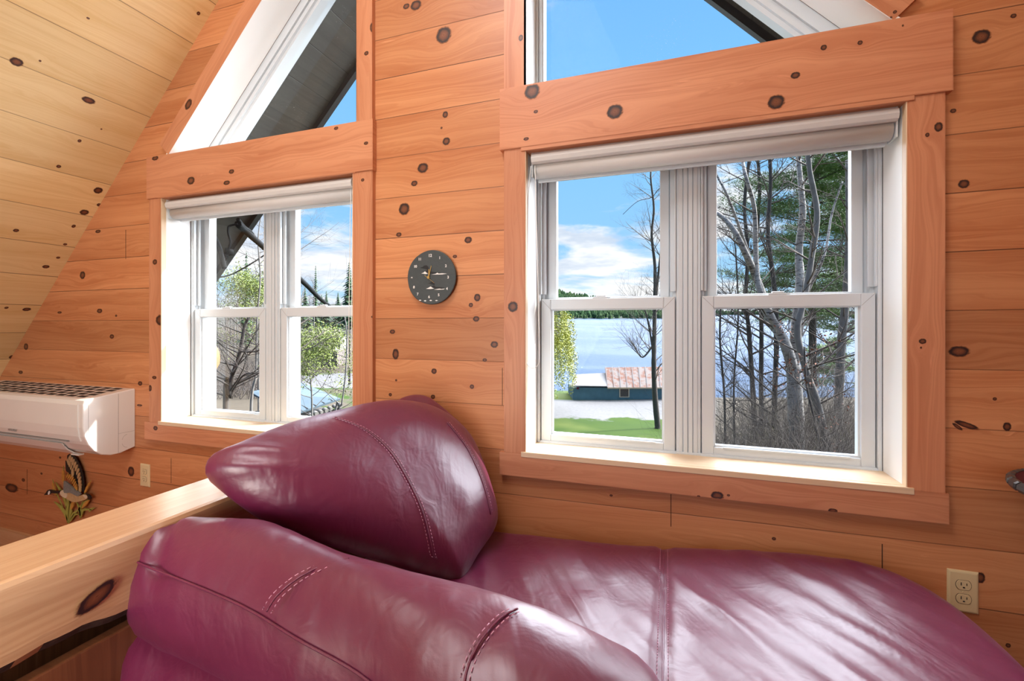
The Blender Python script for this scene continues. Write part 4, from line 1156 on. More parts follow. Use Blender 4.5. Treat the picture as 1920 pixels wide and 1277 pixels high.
# ------------------------------------------------------------------ little round table at the right edge of the view
M['redtop'] = simple('dark_red_lacquer', (0.075, 0.010, 0.020), 0.55, spec=0.2)
M['rimdark'] = simple('pewter_rim', (0.10, 0.11, 0.12), 0.35, metal=0.6)
tb = thing('side_table', (1.005, -0.212, -0.1), 'round side table with dark red top and notched pewter rim at the right edge', 'table')
tcx, tcy, tz, tr = 1.005, -0.212, 0.868, 0.20
def circ(r, z, n=64): return [Vector((tcx + r * math.cos(2 * PI * k / n), tcy + r * math.sin(2 * PI * k / n), z)) for k in range(n)]
mb = MB(); mb.loft([circ(tr - 0.02, tz - 0.018), circ(tr - 0.012, tz - 0.006), circ(tr - 0.014, tz), circ(tr - 0.03, tz + 0.0005)], smooth=False); mb.build('table_top', [M['redtop']], tb)
for k in range(30):
    a = 2 * PI * k / 30; w_ = 2 * PI / 30 * 0.41
    mb = MB(); rings = []
    for aa in (a - w_, a - w_ * 0.8, a + w_ * 0.8, a + w_):
        s = 0.8 if abs(aa - a) > w_ * 0.9 else 1.0
        c_, s_ = math.cos(aa), math.sin(aa)
        rings.append([Vector((tcx + c_ * (tr - 0.014 + x * s), tcy + s_ * (tr - 0.014 + x * s), tz - 0.008 + z * s)) for x, z in ((0, -0.012), (0.012, -0.012), (0.017, -0.004), (0.016, 0.006), (0.008, 0.012), (0, 0.010))])
    mb.loft(rings, smooth=False); mb.build('rim_bead', [M['rimdark']], tb)
mb = MB(); mb.loft([circ(r, z, 24) for r, z in ((0.17, -0.098), (0.17, -0.08), (0.06, -0.05), (0.03, 0.05), (0.045, 0.3), (0.028, 0.5), (0.04, 0.75), (0.12, tz - 0.02))]); mb.build('pedestal', [M['rimdark']], tb)

# ================================================================== outside
def osimple(name, c, *a, **k): return simple(name, tuple(x * 0.62 for x in c), *a, **k)
def ground_z(x, y):
    t = -SN * x + CS * (y - CAMY)
    z = CAMZ - 12.0 + 0.0386 * t
    s = (x * CS + (y - CAMY) * SN) / max(t, 0.5)      # bearing right of the view axis
    # wooded knoll close by on the right
    k = 1 / (1 + math.exp(-(s - 0.385) * 26)); near = math.exp(-(max(t - 9, 0) / 14.0) ** 2)
    z += k * near * 8.0
    k2 = 1 / (1 + math.exp((s + 0.33) * 14)); z += k2 * 5.0 * math.exp(-((t - 40) / 26) ** 2) * 0.5
    z += k2 * max(0, t - 75) * 0.085
    z += 0.25 * noise.noise(Vector((x * 0.09, y * 0.09, 0))) + 0.08 * noise.noise(Vector((x * .5, y * .5, 3)))
    return z
m, nt, b = new_mat('spring_ground'); M['ground'] = m
g = nt.add('ShaderNodeNewGeometry').outputs['Position']
x, y, z = nt.sep(g)
tt = nt.math('ADD', nt.math('MULTIPLY', x, -SN), nt.math('MULTIPLY', nt.math('SUBTRACT', y, CAMY), CS))
ss = nt.math('DIVIDE', nt.math('ADD', nt.math('MULTIPLY', x, CS), nt.math('MULTIPLY', nt.math('SUBTRACT', y, CAMY), SN)), nt.math('MAXIMUM', tt, 1.0))
n1 = nt.noise(g, 0.35, 5, 0.6); n2 = nt.noise(g, 3.0, 3, 0.6); n3 = nt.noise(g, 0.12, 3)
grass = nt.mix(n1, (0.036, 0.062, 0.005), (0.018, 0.042, 0.005)); grass = nt.mix(nt.maprange(n3, 0.5, 0.7), grass, (0.060, 0.080, 0.014))
litter = nt.mix(n2, (0.105, 0.085, 0.060), (0.045, 0.036, 0.028))
gravel = nt.mix(n2, (0.162, 0.156, 0.156), (0.102, 0.099, 0.102))
left_m = nt.maprange(ss, -0.36, -0.24, 1.0, 0.0); right_m = nt.maprange(ss, 0.355, 0.40)
lm2 = nt.math('MULTIPLY', left_m, nt.math('MAXIMUM', nt.maprange(n3, 0.45, 0.6), nt.maprange(ss, -0.50, -0.44, 1.0, 0.0)))
cg = nt.mix(lm2, grass, litter); cg = nt.mix(nt.math('MULTIPLY', left_m, nt.maprange(tt, 78.0, 84.0)), cg, litter); cg = nt.mix(right_m, cg, litter)
edge = nt.math('MULTIPLY', nt.math('SUBTRACT', n1, 0.5), 7.0)
tw = nt.math('ADD', tt, edge)
road = nt.math('MULTIPLY', nt.maprange(tw, 49.5, 50.5), nt.maprange(nt.math('ADD', tt, nt.math('MULTIPLY', edge, 0.2)), 59.6, 60.2, 1.0, 0.0))
road = nt.math('MULTIPLY', nt.math('MULTIPLY', road, nt.maprange(ss, -0.1, 0.0)), nt.maprange(ss, 0.40, 0.47, 1.0, 0.0))
tl = nt.math('ADD', nt.math('ADD', tw, 0.0), nt.math('MULTIPLY', ss, -30.0))
roadl = nt.math('MULTIPLY', nt.math('MULTIPLY', nt.maprange(tl, 76.0, 77.0), nt.maprange(tl, 92.0, 93.5, 1.0, 0.0)), left_m)
cg = nt.mix(road, cg, gravel); cg = nt.mix(roadl, cg, gravel)
nt.l.new(cg, b.inputs['Base Color']); b.inputs['Roughness'].default_value = 0.95; b.inputs['Specular IOR Level'].default_value = 0.1
mb = MB()
TT = lin(1.5, 20, 0.8) + lin(21, 72, 1.5) ; 
# ground laid out as rows going away from the house; the shore curves in from the left
def shore(s): return 66 + max(0, 0.16 - s) * 40 if s > -0.12 else 400
rows = lin(2.0, 20, 0.9)[:-1] + lin(20, 70, 1.6)[:-1] + lin(70, 190, 5)
cols = lin(-2.2, 2.2, 0.06)
vv = {}
for i, t in enumerate(rows):
    for j, s in enumerate(cols):
        x = CS * s * t - SN * t; y = CAMY + SN * s * t + CS * t
        z = ground_z(x, y)
        sh = 67.0 if s > -0.2 else 67.0 + (-0.2 - s) * 900
        if s > 0.30: sh = 62.0
        if t > sh: z -= min(4.0, (t - sh) * 0.18 + 0.25)
        vv[i, j] = mb.bm.verts.new((x, max(y, -8) if y < 0.4 else y, z)) if y > 0.95 else mb.bm.verts.new((x, 0.95, z))
for i in range(len(rows) - 1):
    for j in range(len(cols) - 1):
        try:
            f = mb.bm.faces.new((vv[i, j], vv[i, j + 1], vv[i + 1, j + 1], vv[i + 1, j])); f.smooth = True
        except ValueError: pass
o = mb.build('ground', [M['ground']], fix=False); tag(o, kind='structure')

# lake
m, nt, b = new_mat('lake_water'); M['water'] = m
g = nt.add('ShaderNodeNewGeometry').outputs['Position']; x, y, z = nt.sep(g)
rp_ = nt.noise(nt.comb(nt.math('MULTIPLY', x, 0.5), nt.math('MULTIPLY', y, 1.3)), 1.0, 4, 0.6)
band = nt.noise(nt.comb(nt.math('MULTIPLY', x, 0.012), nt.math('MULTIPLY', y, 0.05)), 1.0, 3)
nt.l.new(nt.mix(nt.maprange(band, 0.4, 0.65), (0.018, 0.042, 0.088), (0.042, 0.066, 0.108)), b.inputs['Base Color'])
b.inputs['Roughness'].default_value = 0.45; b.inputs['IOR'].default_value = 1.2; b.inputs['Specular IOR Level'].default_value = 0.02
nt.l.new(nt.bump(rp_, 0.5, 0.35), b.inputs['Normal'])
def fl(s, t, z): return Vector((CS * s * t - SN * t, CAMY + SN * s * t + CS * t, z))
LZ = lambda t: CAMZ - 12.15 + 0.0386 * t
mb = MB()
R0 = [60, 90, 140, 220, 340, 500, 720, 940]
vv = [[mb.bm.verts.new(fl(s, t, LZ(t))) for s in lin(-0.6, 2.4, 0.25)] for t in R0]
for i in range(len(R0) - 1):
    for j in range(len(vv[0]) - 1): mb.bm.faces.new((vv[i][j], vv[i][j + 1], vv[i + 1][j + 1], vv[i + 1][j]))
o = mb.build('lake', [M['water']], fix=False); tag(o, kind='structure')

# far wooded shore: a ridge carrying a forest nobody could count
m, nt, b = new_mat('far_forest'); M['forest'] = m
g = nt.add('ShaderNodeNewGeometry').outputs['Position']
fn = nt.noise(g, 0.06, 5, 0.7); fn2 = nt.noise(g, 0.015, 3)
nt.l.new(nt.mix(fn, nt.mix(nt.maprange(fn2, .4, .6), (0.021, 0.051, 0.027), (0.051, 0.069, 0.030)), (0.060, 0.102, 0.045)), b.inputs['Base Color']); b.inputs['Roughness'].default_value = 1.0; b.inputs['Specular IOR Level'].default_value = 0.0
M['ridge'] = osimple('ridge_ground', (0.06, 0.075, 0.045), 0.95)
def ridge(name, s0, s1, t0, t1, prof, cone_h, n, seed, label, mat='forest', gname='distant_hill'):
    rg = random.Random(seed)
    mb = MB(); S = lin(s0, s1, (s1 - s0) / 60)
    rows_ = []
    for k in range(5):
        q = k / 4; t = t0 + (t1 - t0) * q
        rows_.append([mb.bm.verts.new(fl(s, t, LZ(t0) + 0.3 + (prof(s) * t1 - LZ(t0) + CAMZ) * (q ** 0.8) * 0.999 if k else LZ(t0) - 3)) for s in S])
    for a, b_ in zip(rows_, rows_[1:]):
        for j in range(len(S) - 1): f = mb.bm.faces.new((a[j], a[j + 1], b_[j + 1], b_[j])); f.smooth = True
    o = mb.build(gname, [M['ridge']], fix=False); tag(o, kind='structure')
    mb = MB()
    for i in range(n):
        s = rg.uniform(s0, s1); q = rg.random() ** 0.8; t = t0 + (t1 - t0) * q
        z = LZ(t0) + 0.3 + (prof(s) * t1 - LZ(t0) + CAMZ) * (q ** 0.8)
        h = cone_h * rg.uniform(0.6, 1.25); r = h * rg.uniform(0.16, 0.42)
        p = fl(s, t, z - h * 0.35); sd_ = 5
        ph = rg.random() * 6
        r1 = [mb.bm.verts.new(p + Vector((r * math.cos(ph + 2 * PI * k / sd_), r * math.sin(ph + 2 * PI * k / sd_), h * 0.25))) for k in range(sd_)]
        r2 = [mb.bm.verts.new(p + Vector((r * .75 * math.cos(ph + .4 + 2 * PI * k / sd_), r * .75 * math.sin(ph + .4 + 2 * PI * k / sd_), h * 0.65))) for k in range(sd_)]
        tip_ = mb.bm.verts.new(p + Vector((0, 0, h)))
        for k in range(sd_):
            mb.bm.faces.new((r1[k], r1[(k + 1) % sd_], r2[(k + 1) % sd_], r2[k])); mb.bm.faces.new((r2[k], r2[(k + 1) % sd_], tip_))
    o = mb.build(name, [M[mat]], fix=False); tag(o, label, 'forest', None, 'stuff')
# prof(s): tangent of elevation of the crest
ridge('far_shore_forest', -0.25, 1.4, 900, 1250, lambda s: 0.084 - 0.066 * max(0, min(1, (s - 0.08) / 0.26)) + 0.004 * math.sin(s * 40), 16, 5200, 4, 'dark green forest along the far shore of the lake')
ridge('near_shore_forest', -0.22, 0.42, 560, 700, lambda s: 0.0372 * min(1, max(0, (s + 0.25) / 0.12)) - 0.012 * max(0, (s - 0.15) / 0.25) , 9, 1700, 9, 'dense evergreens on the point across the lake', gname='wooded_point')

# ------------------------------------------------------------------ trees
M['bark_grey'] = osimple('grey_bark', (0.26, 0.24, 0.22), 0.9, var=0.45, vscale=6, bump=0.5, bscale=12)
M['bark_dark'] = osimple('dark_bark', (0.10, 0.085, 0.075), 0.9, var=0.4, vscale=6, bump=0.5, bscale=12)
M['twig'] = osimple('grey_twigs', (0.155, 0.125, 0.105), 0.9, var=0.3, vscale=2)
m, nt, b = new_mat('birch_bark'); M['birch'] = m
tc = nt.add('ShaderNodeTexCoord').outputs['Object']; x, y, z = nt.sep(tc)
s1 = nt.noise(nt.comb(nt.math('MULTIPLY', x, 5), nt.math('MULTIPLY', y, 5), nt.math('MULTIPLY', z, 24)), 1, 3, .7)
s2 = nt.noise(tc, 3.0, 3)
nt.l.new(nt.mix(nt.maprange(s1, .52, .62), nt.mix(s2, (0.36, 0.34, 0.32), (0.22, 0.20, 0.19)), (0.06, 0.05, 0.045)), b.inputs['Base Color']); b.inputs['Roughness'].default_value = 0.85
def leafy(name, c1, c2, tr=0.35):
    m, nt, b = new_mat(name)
    g = nt.add('ShaderNodeNewGeometry').outputs['Position']
    nt.l.new(nt.mix(nt.noise(g, 1.5, 3), c1, c2), b.inputs['Base Color']); b.inputs['Roughness'].default_value = 0.7
    b.inputs['Subsurface Weight'].default_value = 0.0
    return m
M['pine'] = leafy('pine_needles', (0.08, 0.17, 0.05), (0.17, 0.26, 0.07))
M['bud'] = leafy('yellow_green_buds', (0.204, 0.252, 0.042), (0.144, 0.180, 0.036))
M['willow'] = leafy('willow_catkins', (0.372, 0.348, 0.042), (0.228, 0.276, 0.048))
M['spruce'] = leafy('spruce_needles', (0.022, 0.060, 0.028), (0.05, 0.09, 0.035))

def branch(mb, rng, p, d, L, r, depth, droop=0.0, sides=4, leaves=None, wander=0.25, nchild=(3, 5), upward=0.15):
    n = max(3, int(L / (0.35 if depth > 1 else 0.25))); n = min(n, 7)
    pts = [p.copy()]; rads = [r]; q = p.copy(); dd = d.copy()
    for i in range(n):
        dd = (dd + Vector((rng.uniform(-1, 1), rng.uniform(-1, 1), rng.uniform(-1, 1))) * wander * 0.5 + Vector((0, 0, upward * 0.4 - droop))).normalized()
        q = q + dd * (L / n); pts.append(q.copy()); rads.append(max(r * (1 - 0.8 * (i + 1) / n), 0.0012))
    mb.tube(pts, rads, sides if depth > 1 else 3, 0, cap=False)
    if leaves is not None and depth <= 1:
        for i in range(1, len(pts)): leaves.append((pts[i], dd))
    if depth > 0:
        for _ in range(rng.randint(*nchild)):
            k = rng.uniform(0.25, 0.95) * n; i = min(int(k), n - 1); pp = pts[i].lerp(pts[i + 1], k - i)
            a = (pts[i + 1] - pts[i]).normalized(); s = a.cross(Vector((rng.uniform(-1, 1), rng.uniform(-1, 1), rng.uniform(-1, 1)))).normalized()
            nd = (a * 0.75 + s * rng.uniform(0.5, 1.0)).normalized()
            branch(mb, rng, pp, nd, L * rng.uniform(0.4, 0.62), rads[i] * 0.55, depth - 1, droop, sides, leaves, wander, nchild, upward)

def leaf_cloud(name, leaves, mat, parent, rng, n_each, size, spread):
    mb = MB()
    for (p, d) in leaves:
        for _ in range(n_each):
            c = p + Vector((rng.gauss(0, spread), rng.gauss(0, spread), rng.gauss(0, spread)))
            a = Vector((rng.uniform(-1, 1), rng.uniform(-1, 1), rng.uniform(-1, 1))).normalized() * size * rng.uniform(.5, 1.2)
            b_ = a.cross(Vector((rng.uniform(-1, 1), rng.uniform(-1, 1), rng.uniform(-1, 1)))).normalized() * size * 0.5
            mb.face([c - a, c + b_, c + a, c - b_])
    return mb.build(name, [M[mat]], parent, fix=False)

def pathtree(name, label, cat, t, path, w0, w1, bark, seed, nb=14, bl=(1.2, 2.4), depth=2, up=0.5, start=0.3, group=None, forks=(), kind_leaf=None, leafargs=(3, 0.05, 0.1), twig_mat='twig', dt=0.0, nchild=(3, 5), side_bias=0.0):
    """trunk standing at depth t, following a line of sight path; w0, w1 widths in pixels at that depth"""
    rng = random.Random(seed)
    P = [at(px, py, t + dt * i) for i, (px, py) in enumerate(path)]
    base = P[0].copy(); gz = ground_z(base.x, base.y) - 0.1
    if base.z > gz: P.insert(0, Vector((base.x, base.y, gz)))
    T = thing(name, (P[0].x, P[0].y, P[0].z), label, cat, group)
    C = catmull(P, 5); nC = len(C)
    k = t / FPX / 2
    rads = [(w0 + (w1 - w0) * (i / (nC - 1)) ** 0.8) * k * (1 + 0.08 * rng.uniform(-1, 1)) for i in range(nC)]
    mb = MB(); mb.tube(C, rads, 9, 0)
    limbs = [(C, rads)]
    for (f0, pth, fw) in forks:
        Q = [C[int(f0 * (nC - 1))]] + [at(px, py, t + rng.uniform(-.3, .3)) for px, py in pth]; D = catmull(Q, 5)
        rr_ = [(fw * (1 - 0.75 * i / (len(D) - 1))) * k for i in range(len(D))]; mb.tube(D, rr_, 7, 0); limbs.append((D, rr_))
    mb.build('trunk', [M[bark]], T)
    mb = MB(); leaves = []
    for (D, rr_) in limbs:
        for _ in range(nb if D is C else max(4, nb // 2)):
            q = rng.uniform(start if D is C else 0.15, 1.0); i = int(q * (len(D) - 2)); p = D[i].lerp(D[i + 1], rng.random())
            a = rng.uniform(0, 2 * PI); d = Vector((math.cos(a), math.sin(a), up + rng.uniform(-.2, .3))).normalized()
            L = rng.uniform(*bl) * (1.1 - 0.5 * q)
            branch(mb, rng, p, d, L, min(rr_[i] * 0.45, 0.012 + L * 0.012), depth, leaves=leaves, nchild=nchild)
    mb.build('branches', [M[twig_mat]], T)
    if kind_leaf: leaf_cloud('foliage', leaves, kind_leaf, T, rng, *leafargs)
    return T

# --- the wood on the knoll, seen through the right-hand pair of sashes
pathtree('birch_tree', 'forked pale birch, broadest trunk in the wood right of the lake', 'tree', 11.0, [(1496, 900), (1492, 780), (1487, 685)], 31, 25, 'birch', 1, nb=8, start=0.9, forks=(
    (0.97, [(1470, 640), (1440, 590), (1425, 540), (1400, 480), (1375, 430), (1345, 400), (1320, 390)], 21), (0.97, [(1492, 620), (1500, 540), (1498, 470), (1505, 400), (1500, 330), (1494, 270), (1484, 220)], 20), (0.97, [(1472, 642), (1446, 592), (1422, 535), (1417, 470), (1414, 390), (1398, 330), (1388, 280), (1376, 240)], 15),
    (0.97, [(1468, 638), (1440, 588), (1424, 536), (1402, 470), (1365, 370), (1345, 330), (1336, 300)], 10), (0.97, [(1500, 640), (1510, 560), (1545, 480), (1560, 400), (1580, 340)], 9)), bl=(1.0, 2.4), nchild=(4, 7))
pathtree('leaning_tree', 'grey tree leaning left to cross the forked birch', 'tree', 10.0, [(1562, 900), (1548, 820), (1530, 750), (1510, 690), (1495, 620), (1508, 560), (1522, 480), (1532, 400), (1518, 320), (1514, 260)], 17, 8, 'bark_grey', 2, nb=26, bl=(.8, 2.0), nchild=(4, 7))
pathtree('dark_tree', 'dark straight trunk beside the right edge of the right window', 'tree', 12.0, [(1568, 900), (1572, 760), (1578, 640), (1586, 560), (1592, 440), (1590, 300)], 19, 10, 'bark_grey', 3, nb=24, bl=(.8, 2.0), nchild=(4, 7))
pathtree('slender_tree', 'slender dark tree left of the forked birch, top bent to the left', 'tree', 13.0, [(1455, 870), (1452, 760), (1456, 640), (1452, 540), (1440, 440), (1445, 340), (1440, 240)], 12, 6, 'bark_dark', 4, nb=34, bl=(.9, 2.4), start=0.2, nchild=(4, 7))
pathtree('slender_tree', 'slender dark tree with a crook low in its trunk, left part of the wood', 'tree', 14.0, [(1418, 860), (1412, 740), (1404, 620), (1398, 560), (1402, 470), (1396, 380), (1410, 260)], 11, 5, 'bark_dark', 5, nb=34, bl=(1., 2.6), start=0.2, nchild=(4, 7))
pathtree('slender_tree', 'straight brown trunk just right of the crooked slender tree', 'tree', 15.0, [(1428, 850), (1427, 720), (1427, 580), (1418, 470), (1424, 360), (1418, 260)], 10, 5, 'bark_dark', 6, nb=30, bl=(1., 2.4), start=0.2, nchild=(4, 7))
pathtree('young_tree', 'thin young tree at the left edge of the right-hand wood', 'tree', 12.0, [(1360, 860), (1358, 740), (1350, 640), (1352, 560)], 6, 3, 'bark_dark', 7, nb=26, bl=(.6, 1.8), start=0.1, nchild=(4, 6))
pathtree('young_tree', 'thin young tree second from the left edge of the wood', 'tree', 13.0, [(1378, 860), (1376, 720), (1384, 600), (1380, 480), (1372, 420)], 5, 2, 'bark_dark', 8, nb=26, bl=(.6, 1.8), start=0.1, nchild=(4, 6))
pathtree('young_tree', 'thin leaning sapling in front of the wood near its middle', 'tree', 9.0, [(1545, 880), (1525, 780), (1512, 720), (1508, 650)], 6, 3, 'bark_dark', 9, nb=8, bl=(.5, 1.0), start=0.2)

def pine(name, label, t, path, w0, w1, seed, y_from, y_to, reach, density=60, n_each=26, mat='pine', size=0.07, spread=0.12, bias=None, step=0.0):
    rng = random.Random(seed)
    P = [at(px, py, t) for px, py in path]; gz = ground_z(P[0].x, P[0].y) - 0.1
    if P[0].z > gz: P.insert(0, Vector((P[0].x, P[0].y, gz)))
    T = thing(name, tuple(P[0]), label, 'tree')
    C = catmull(P, 6); k = t / FPX / 2; nC = len(C)
    mb = MB(); mb.tube(C, [(w0 + (w1 - w0) * i / (nC - 1)) * k for i in range(nC)], 8); mb.build('trunk', [M['bark_dark']], T)
    z0 = at(path[0][0], y_from, t).z; z1 = at(path[0][0], y_to, t).z
    mb = MB(); leaves = []
    for i in range(density):
        z = z0 + (z1 - z0) * (i + rng.random()) / density
        j = min(range(nC), key=lambda q: abs(C[q].z - z)); p = Vector((C[j].x, C[j].y, z))
        a = rng.uniform(0, 2 * PI) if bias is None or rng.random() < 0.4 else rng.gauss(bias, 0.5)
        L = reach * rng.uniform(0.5, 1.1) * (1.0 if z1 <= z0 else 1 - 0.75 * max(0, (z - z0) / (z1 - z0)) ** 1.5)
        d = Vector((math.cos(a), math.sin(a), rng.uniform(-0.05, 0.25)))
        n = 6; pts = [p]
        for q in range(n): d = (d + Vector((rng.uniform(-.15, .15), rng.uniform(-.15, .15), rng.uniform(-.10, .08)))).normalized(); pts.append(pts[-1] + d * L / n)
        mb.tube(pts, [max(0.003, 0.014 * L * (1 - q / n)) for q in range(n + 1)], 3, 0, cap=False)
        for q in range(2, n + 1):
            leaves.append((pts[q], d))
            for s_ in (-1, 1):
                sd2 = d.cross(Vector((0, 0, 1))) * s_; e = pts[q] + (sd2 * 0.7 + d * 0.5) * L * 0.22
                leaves.append((e, d)); leaves.append(((pts[q] + e) / 2, d)); mb.tube([pts[q], e], [0.004, 0.002], 3, 0, cap=False)
    mb.build('branches', [M['bark_dark']], T)
    mb = MB()
    for (p, d) in leaves:
        for _ in range(n_each):
            c = p + Vector((rng.gauss(0, spread), rng.gauss(0, spread), rng.gauss(0, spread * 0.35)))
            a = Vector((rng.uniform(-1, 1), rng.uniform(-1, 1), rng.uniform(-.3, .8))).normalized() * size; b_ = a.cross(Vector((rng.uniform(-1, 1), rng.uniform(-1, 1), 1))).normalized() * size * 0.10
            mb.face([c, c + a * 0.6 + b_, c + a * 1.3, c + a * 0.6 - b_])
    mb.build('needles', [M[mat]], T, fix=False)
    return T
BR = math.atan2(SN, CS)
pine('pine_tree', 'tall white pine with layered green boughs, right side of the wood', 15.0, [(1522, 860), (1524, 700), (1523, 560), (1526, 420), (1540, 200), (1545, 40)], 17, 8, 21, 590, 60, 3.2, density=120, n_each=40, size=0.11, spread=0.17, bias=None)
pine('pine_tree', 'white pine partly cut off by the right edge of the right window', 17.0, [(1640, 880), (1640, 600), (1636, 300), (1630, 60)], 18, 9, 22, 640, 100, 3.0, density=110, n_each=40, size=0.11, spread=0.16, bias=PI * 0.85 + 0.15)
pine('young_pine', 'young pine with bright green boughs low behind the wood', 20.0, [(1566, 800), (1570, 700), (1568, 640)], 9, 3, 23, 720, 640, 2.0, density=16, n_each=30, size=0.12, spread=0.18)

# tangled underbrush on the knoll
def brush(name, label, s0, s1, t0, t1, n, hmin, hmax, seed, mat='twig', r=0.006):
    rng = random.Random(seed); mb = MB()
    for _ in range(n):
        s = rng.uniform(s0, s1); t = rng.uniform(t0, t1); p = fl(s, t, 0); p.z = ground_z(p.x, p.y) - 0.05
        d = Vector((rng.uniform(-.5, .5), rng.uniform(-.5, .5), 1)).normalized()
        branch(mb, rng, p, d, rng.uniform(hmin, hmax), r * rng.uniform(.6, 1.4), 1, wander=0.5, sides=3, nchild=(2, 4), upward=-0.05)
    o = mb.build(name, [M[mat]], fix=False); tag(o, label, 'brush', None, 'stuff'); return o
brush('underbrush', 'tangle of bare grey underbrush on the ground of the right-hand wood', 0.42, 0.80, 7.5, 16, 3000, 0.7, 3.0, 31)
M['oldgrass'] = osimple('straw_stems', (0.30, 0.27, 0.11), 0.9, var=0.4, vscale=2)
brush('dry_grass', 'straw-yellow dry stems among the underbrush of the right-hand wood', 0.42, 0.80, 10, 19, 900, 0.6, 1.8, 33, mat='oldgrass')
M['deadleaf'] = osimple('rust_dead_leaves', (0.30, 0.10, 0.045), 0.8, var=0.4, vscale=3)
rng = random.Random(77); LV = []
for (px, py) in ((1480, 690), (1505, 700), (1518, 660), (1530, 720), (1548, 640), (1470, 620), (1455, 700), (1560, 790), (1575, 740), (1570, 845)):
    for _ in range(7): LV.append((at(px + rng.gauss(0, 9), py + rng.gauss(0, 12), 9.5 + rng.uniform(-.8, .8)), Vector((0, 0, 1))))
o = leaf_cloud('dead_leaves', LV, 'deadleaf', None, rng, 3, 0.035, 0.05); tag(o, 'rust-brown dead leaves still clinging among the birches', 'leaves', None, 'stuff')

# --- lone tree on the lawn by the lake
pathtree('lone_tree', 'bare tall tree on the lawn in front of the blue boathouse', 'tree', 46.0, [(1233, 797), (1228, 740), (1226, 680), (1227, 620), (1228, 560), (1228, 500), (1222, 440), (1226, 390), (1220, 330), (1224, 270), (1216, 220)], 13, 1.5, 'bark_dark', 12, nb=44, bl=(2.0, 5.2), up=0.75, start=0.22, depth=3,
         forks=((0.34, [(1205, 670), (1190, 650), (1178, 632)], 4), (0.30, [(1212, 590), (1196, 572), (1185, 565)], 4), (0.42, [(1238, 480), (1244, 430), (1250, 380), (1252, 340)], 5)), nchild=(3, 4))
# an overhanging bough from a tree outside the view
pathtree('overhanging_branch', 'bare branch reaching in from above the lone tree', 'branch', 14.0, [(1330, 330), (1280, 352), (1240, 352), (1222, 370), (1195, 378), (1168, 402)], 2.6, 0.8, 'bark_dark', 14, nb=16, bl=(.5, 1.1), start=0.1)

# --- yellow willow on the shore
T = thing('willow_tree', tuple(at(1005, 745, 55)), 'yellow-green budding willow on the shore at the left edge of the lake view', 'tree')
rng = random.Random(41); mb = MB(); c0 = at(1005, 745, 55)
mb.tube(catmull([c0, at(1012, 690, 55), at(1020, 630, 55), at(1010, 580, 55)], 5), [0.45, 0.42, .4, .38, .36, .34, .32, .3, .28, .26, .24, .22, .2, .18, .15, .12], 8); mb.build('trunk', [M['bark_grey']], T)
mb = MB(); LV = []
for i in range(150):
    a = rng.uniform(0, 2 * PI); rr_ = rng.random() ** 0.5 * 4.4; top = at(1012, 560 + rng.random() * 55, 55) + Vector((math.cos(a) * rr_ * .9, math.sin(a) * rr_, -rr_ * 0.30))
    P = [c0 + Vector((0, 0, 8)), (c0 + top) / 2 + Vector((0, 0, 5.0)), top]
    mb.tube(P, [0.07, 0.04, 0.02], 3, 0, False)
    q = top.copy(); L = rng.uniform(2, 7.5)
    for k in range(12): q = q + Vector((math.cos(a) * .04, math.sin(a) * .04, -L / 12)); LV.append((q.copy(), Vector((0, 0, -1))))
mb.build('branches', [M['twig']], T)
leaf_cloud('foliage', LV, 'willow', T, rng, 12, 0.13, 0.20)

# --- boathouse
M['bluewall'] = osimple('weathered_blue_siding', (0.085, 0.20, 0.255), 0.8, var=0.3, vscale=1.2)
m, nt, b = new_mat('rusty_metal_roof'); M['rust'] = m
tc = nt.add('ShaderNodeTexCoord').outputs['Object']
n1 = nt.noise(tc, 0.55, 4, .7); n2 = nt.noise(tc, 2.2, 4, .7)
f = nt.maprange(nt.math('ADD', nt.math('MULTIPLY', n1, .6), nt.math('MULTIPLY', n2, .4)), .44, .56)
nt.l.new(nt.mix(f, (0.17, 0.13, 0.115), nt.mix(n2, (0.170, 0.050, 0.017), (0.115, 0.033, 0.013))), b.inputs['Base Color']); b.inputs['Roughness'].default_value = 0.7
M['paleroof'] = osimple('pale_metal_roof', (0.33, 0.31, 0.31), 0.7, spec=0.1)
M['cream'] = osimple('cream_trim', (0.70, 0.60, 0.45), 0.6)
BT = 60.0
def bp(px, py, dt=0.0): return at(px, py, BT + dt)
bz = bp(1160, 749).z; ev = bp(1160, 727).z; wl_ = bp(1074, 749); wr_ = bp(1262, 750)
bh = thing('boathouse', tuple(bp(1160, 749)), 'low blue boathouse with rusty metal roof at the lake edge', 'boathouse')
dirx = Vector((CS, SN, 0)); diry = Vector((-SN, CS, 0))
def obox(mb, p, w, d, h, z0, mi=0):
    """box from point p running w along the shore, d away, from z0 up h"""
    q = [p, p + dirx * w, p + dirx * w + diry * d, p + diry * d]
    mb.prism([(a.x, a.y) for a in q], 'z', z0, z0 + h, mi)
p0 = Vector((wl_.x, wl_.y, 0)); W = (wr_ - wl_).dot(dirx) + 2.5
mb = MB(); obox(mb, p0, W, 5.0, ev - bz + 0.8, bz - 0.8); mb.build('wall', [M['bluewall']], bh)
def slab(mb, a, b_, c, d, th=0.08):
    lo = [v - Vector((0, 0, th)) for v in (a, b_, c, d)]
    V = [mb.bm.verts.new(v) for v in (a, b_, c, d)]; U = [mb.bm.verts.new(v) for v in lo]
    mb.bm.faces.new(V); mb.bm.faces.new(U[::-1])
    for i in range(4): mb.bm.faces.new((V[i], U[i], U[(i + 1) % 4], V[(i + 1) % 4]))
mb = MB(); slab(mb, bp(1070, 723, -.3), bp(1138, 724, -.3), bp(1138, 699, 2.4), bp(1076, 702, 2.4)); slab(mb, bp(1076, 702, 2.4), bp(1138, 699, 2.4), bp(1138, 716, 5.2), bp(1076, 718, 5.2)); mb.build('roof', [M['paleroof']], bh)['label'] = 'pale low roof section'
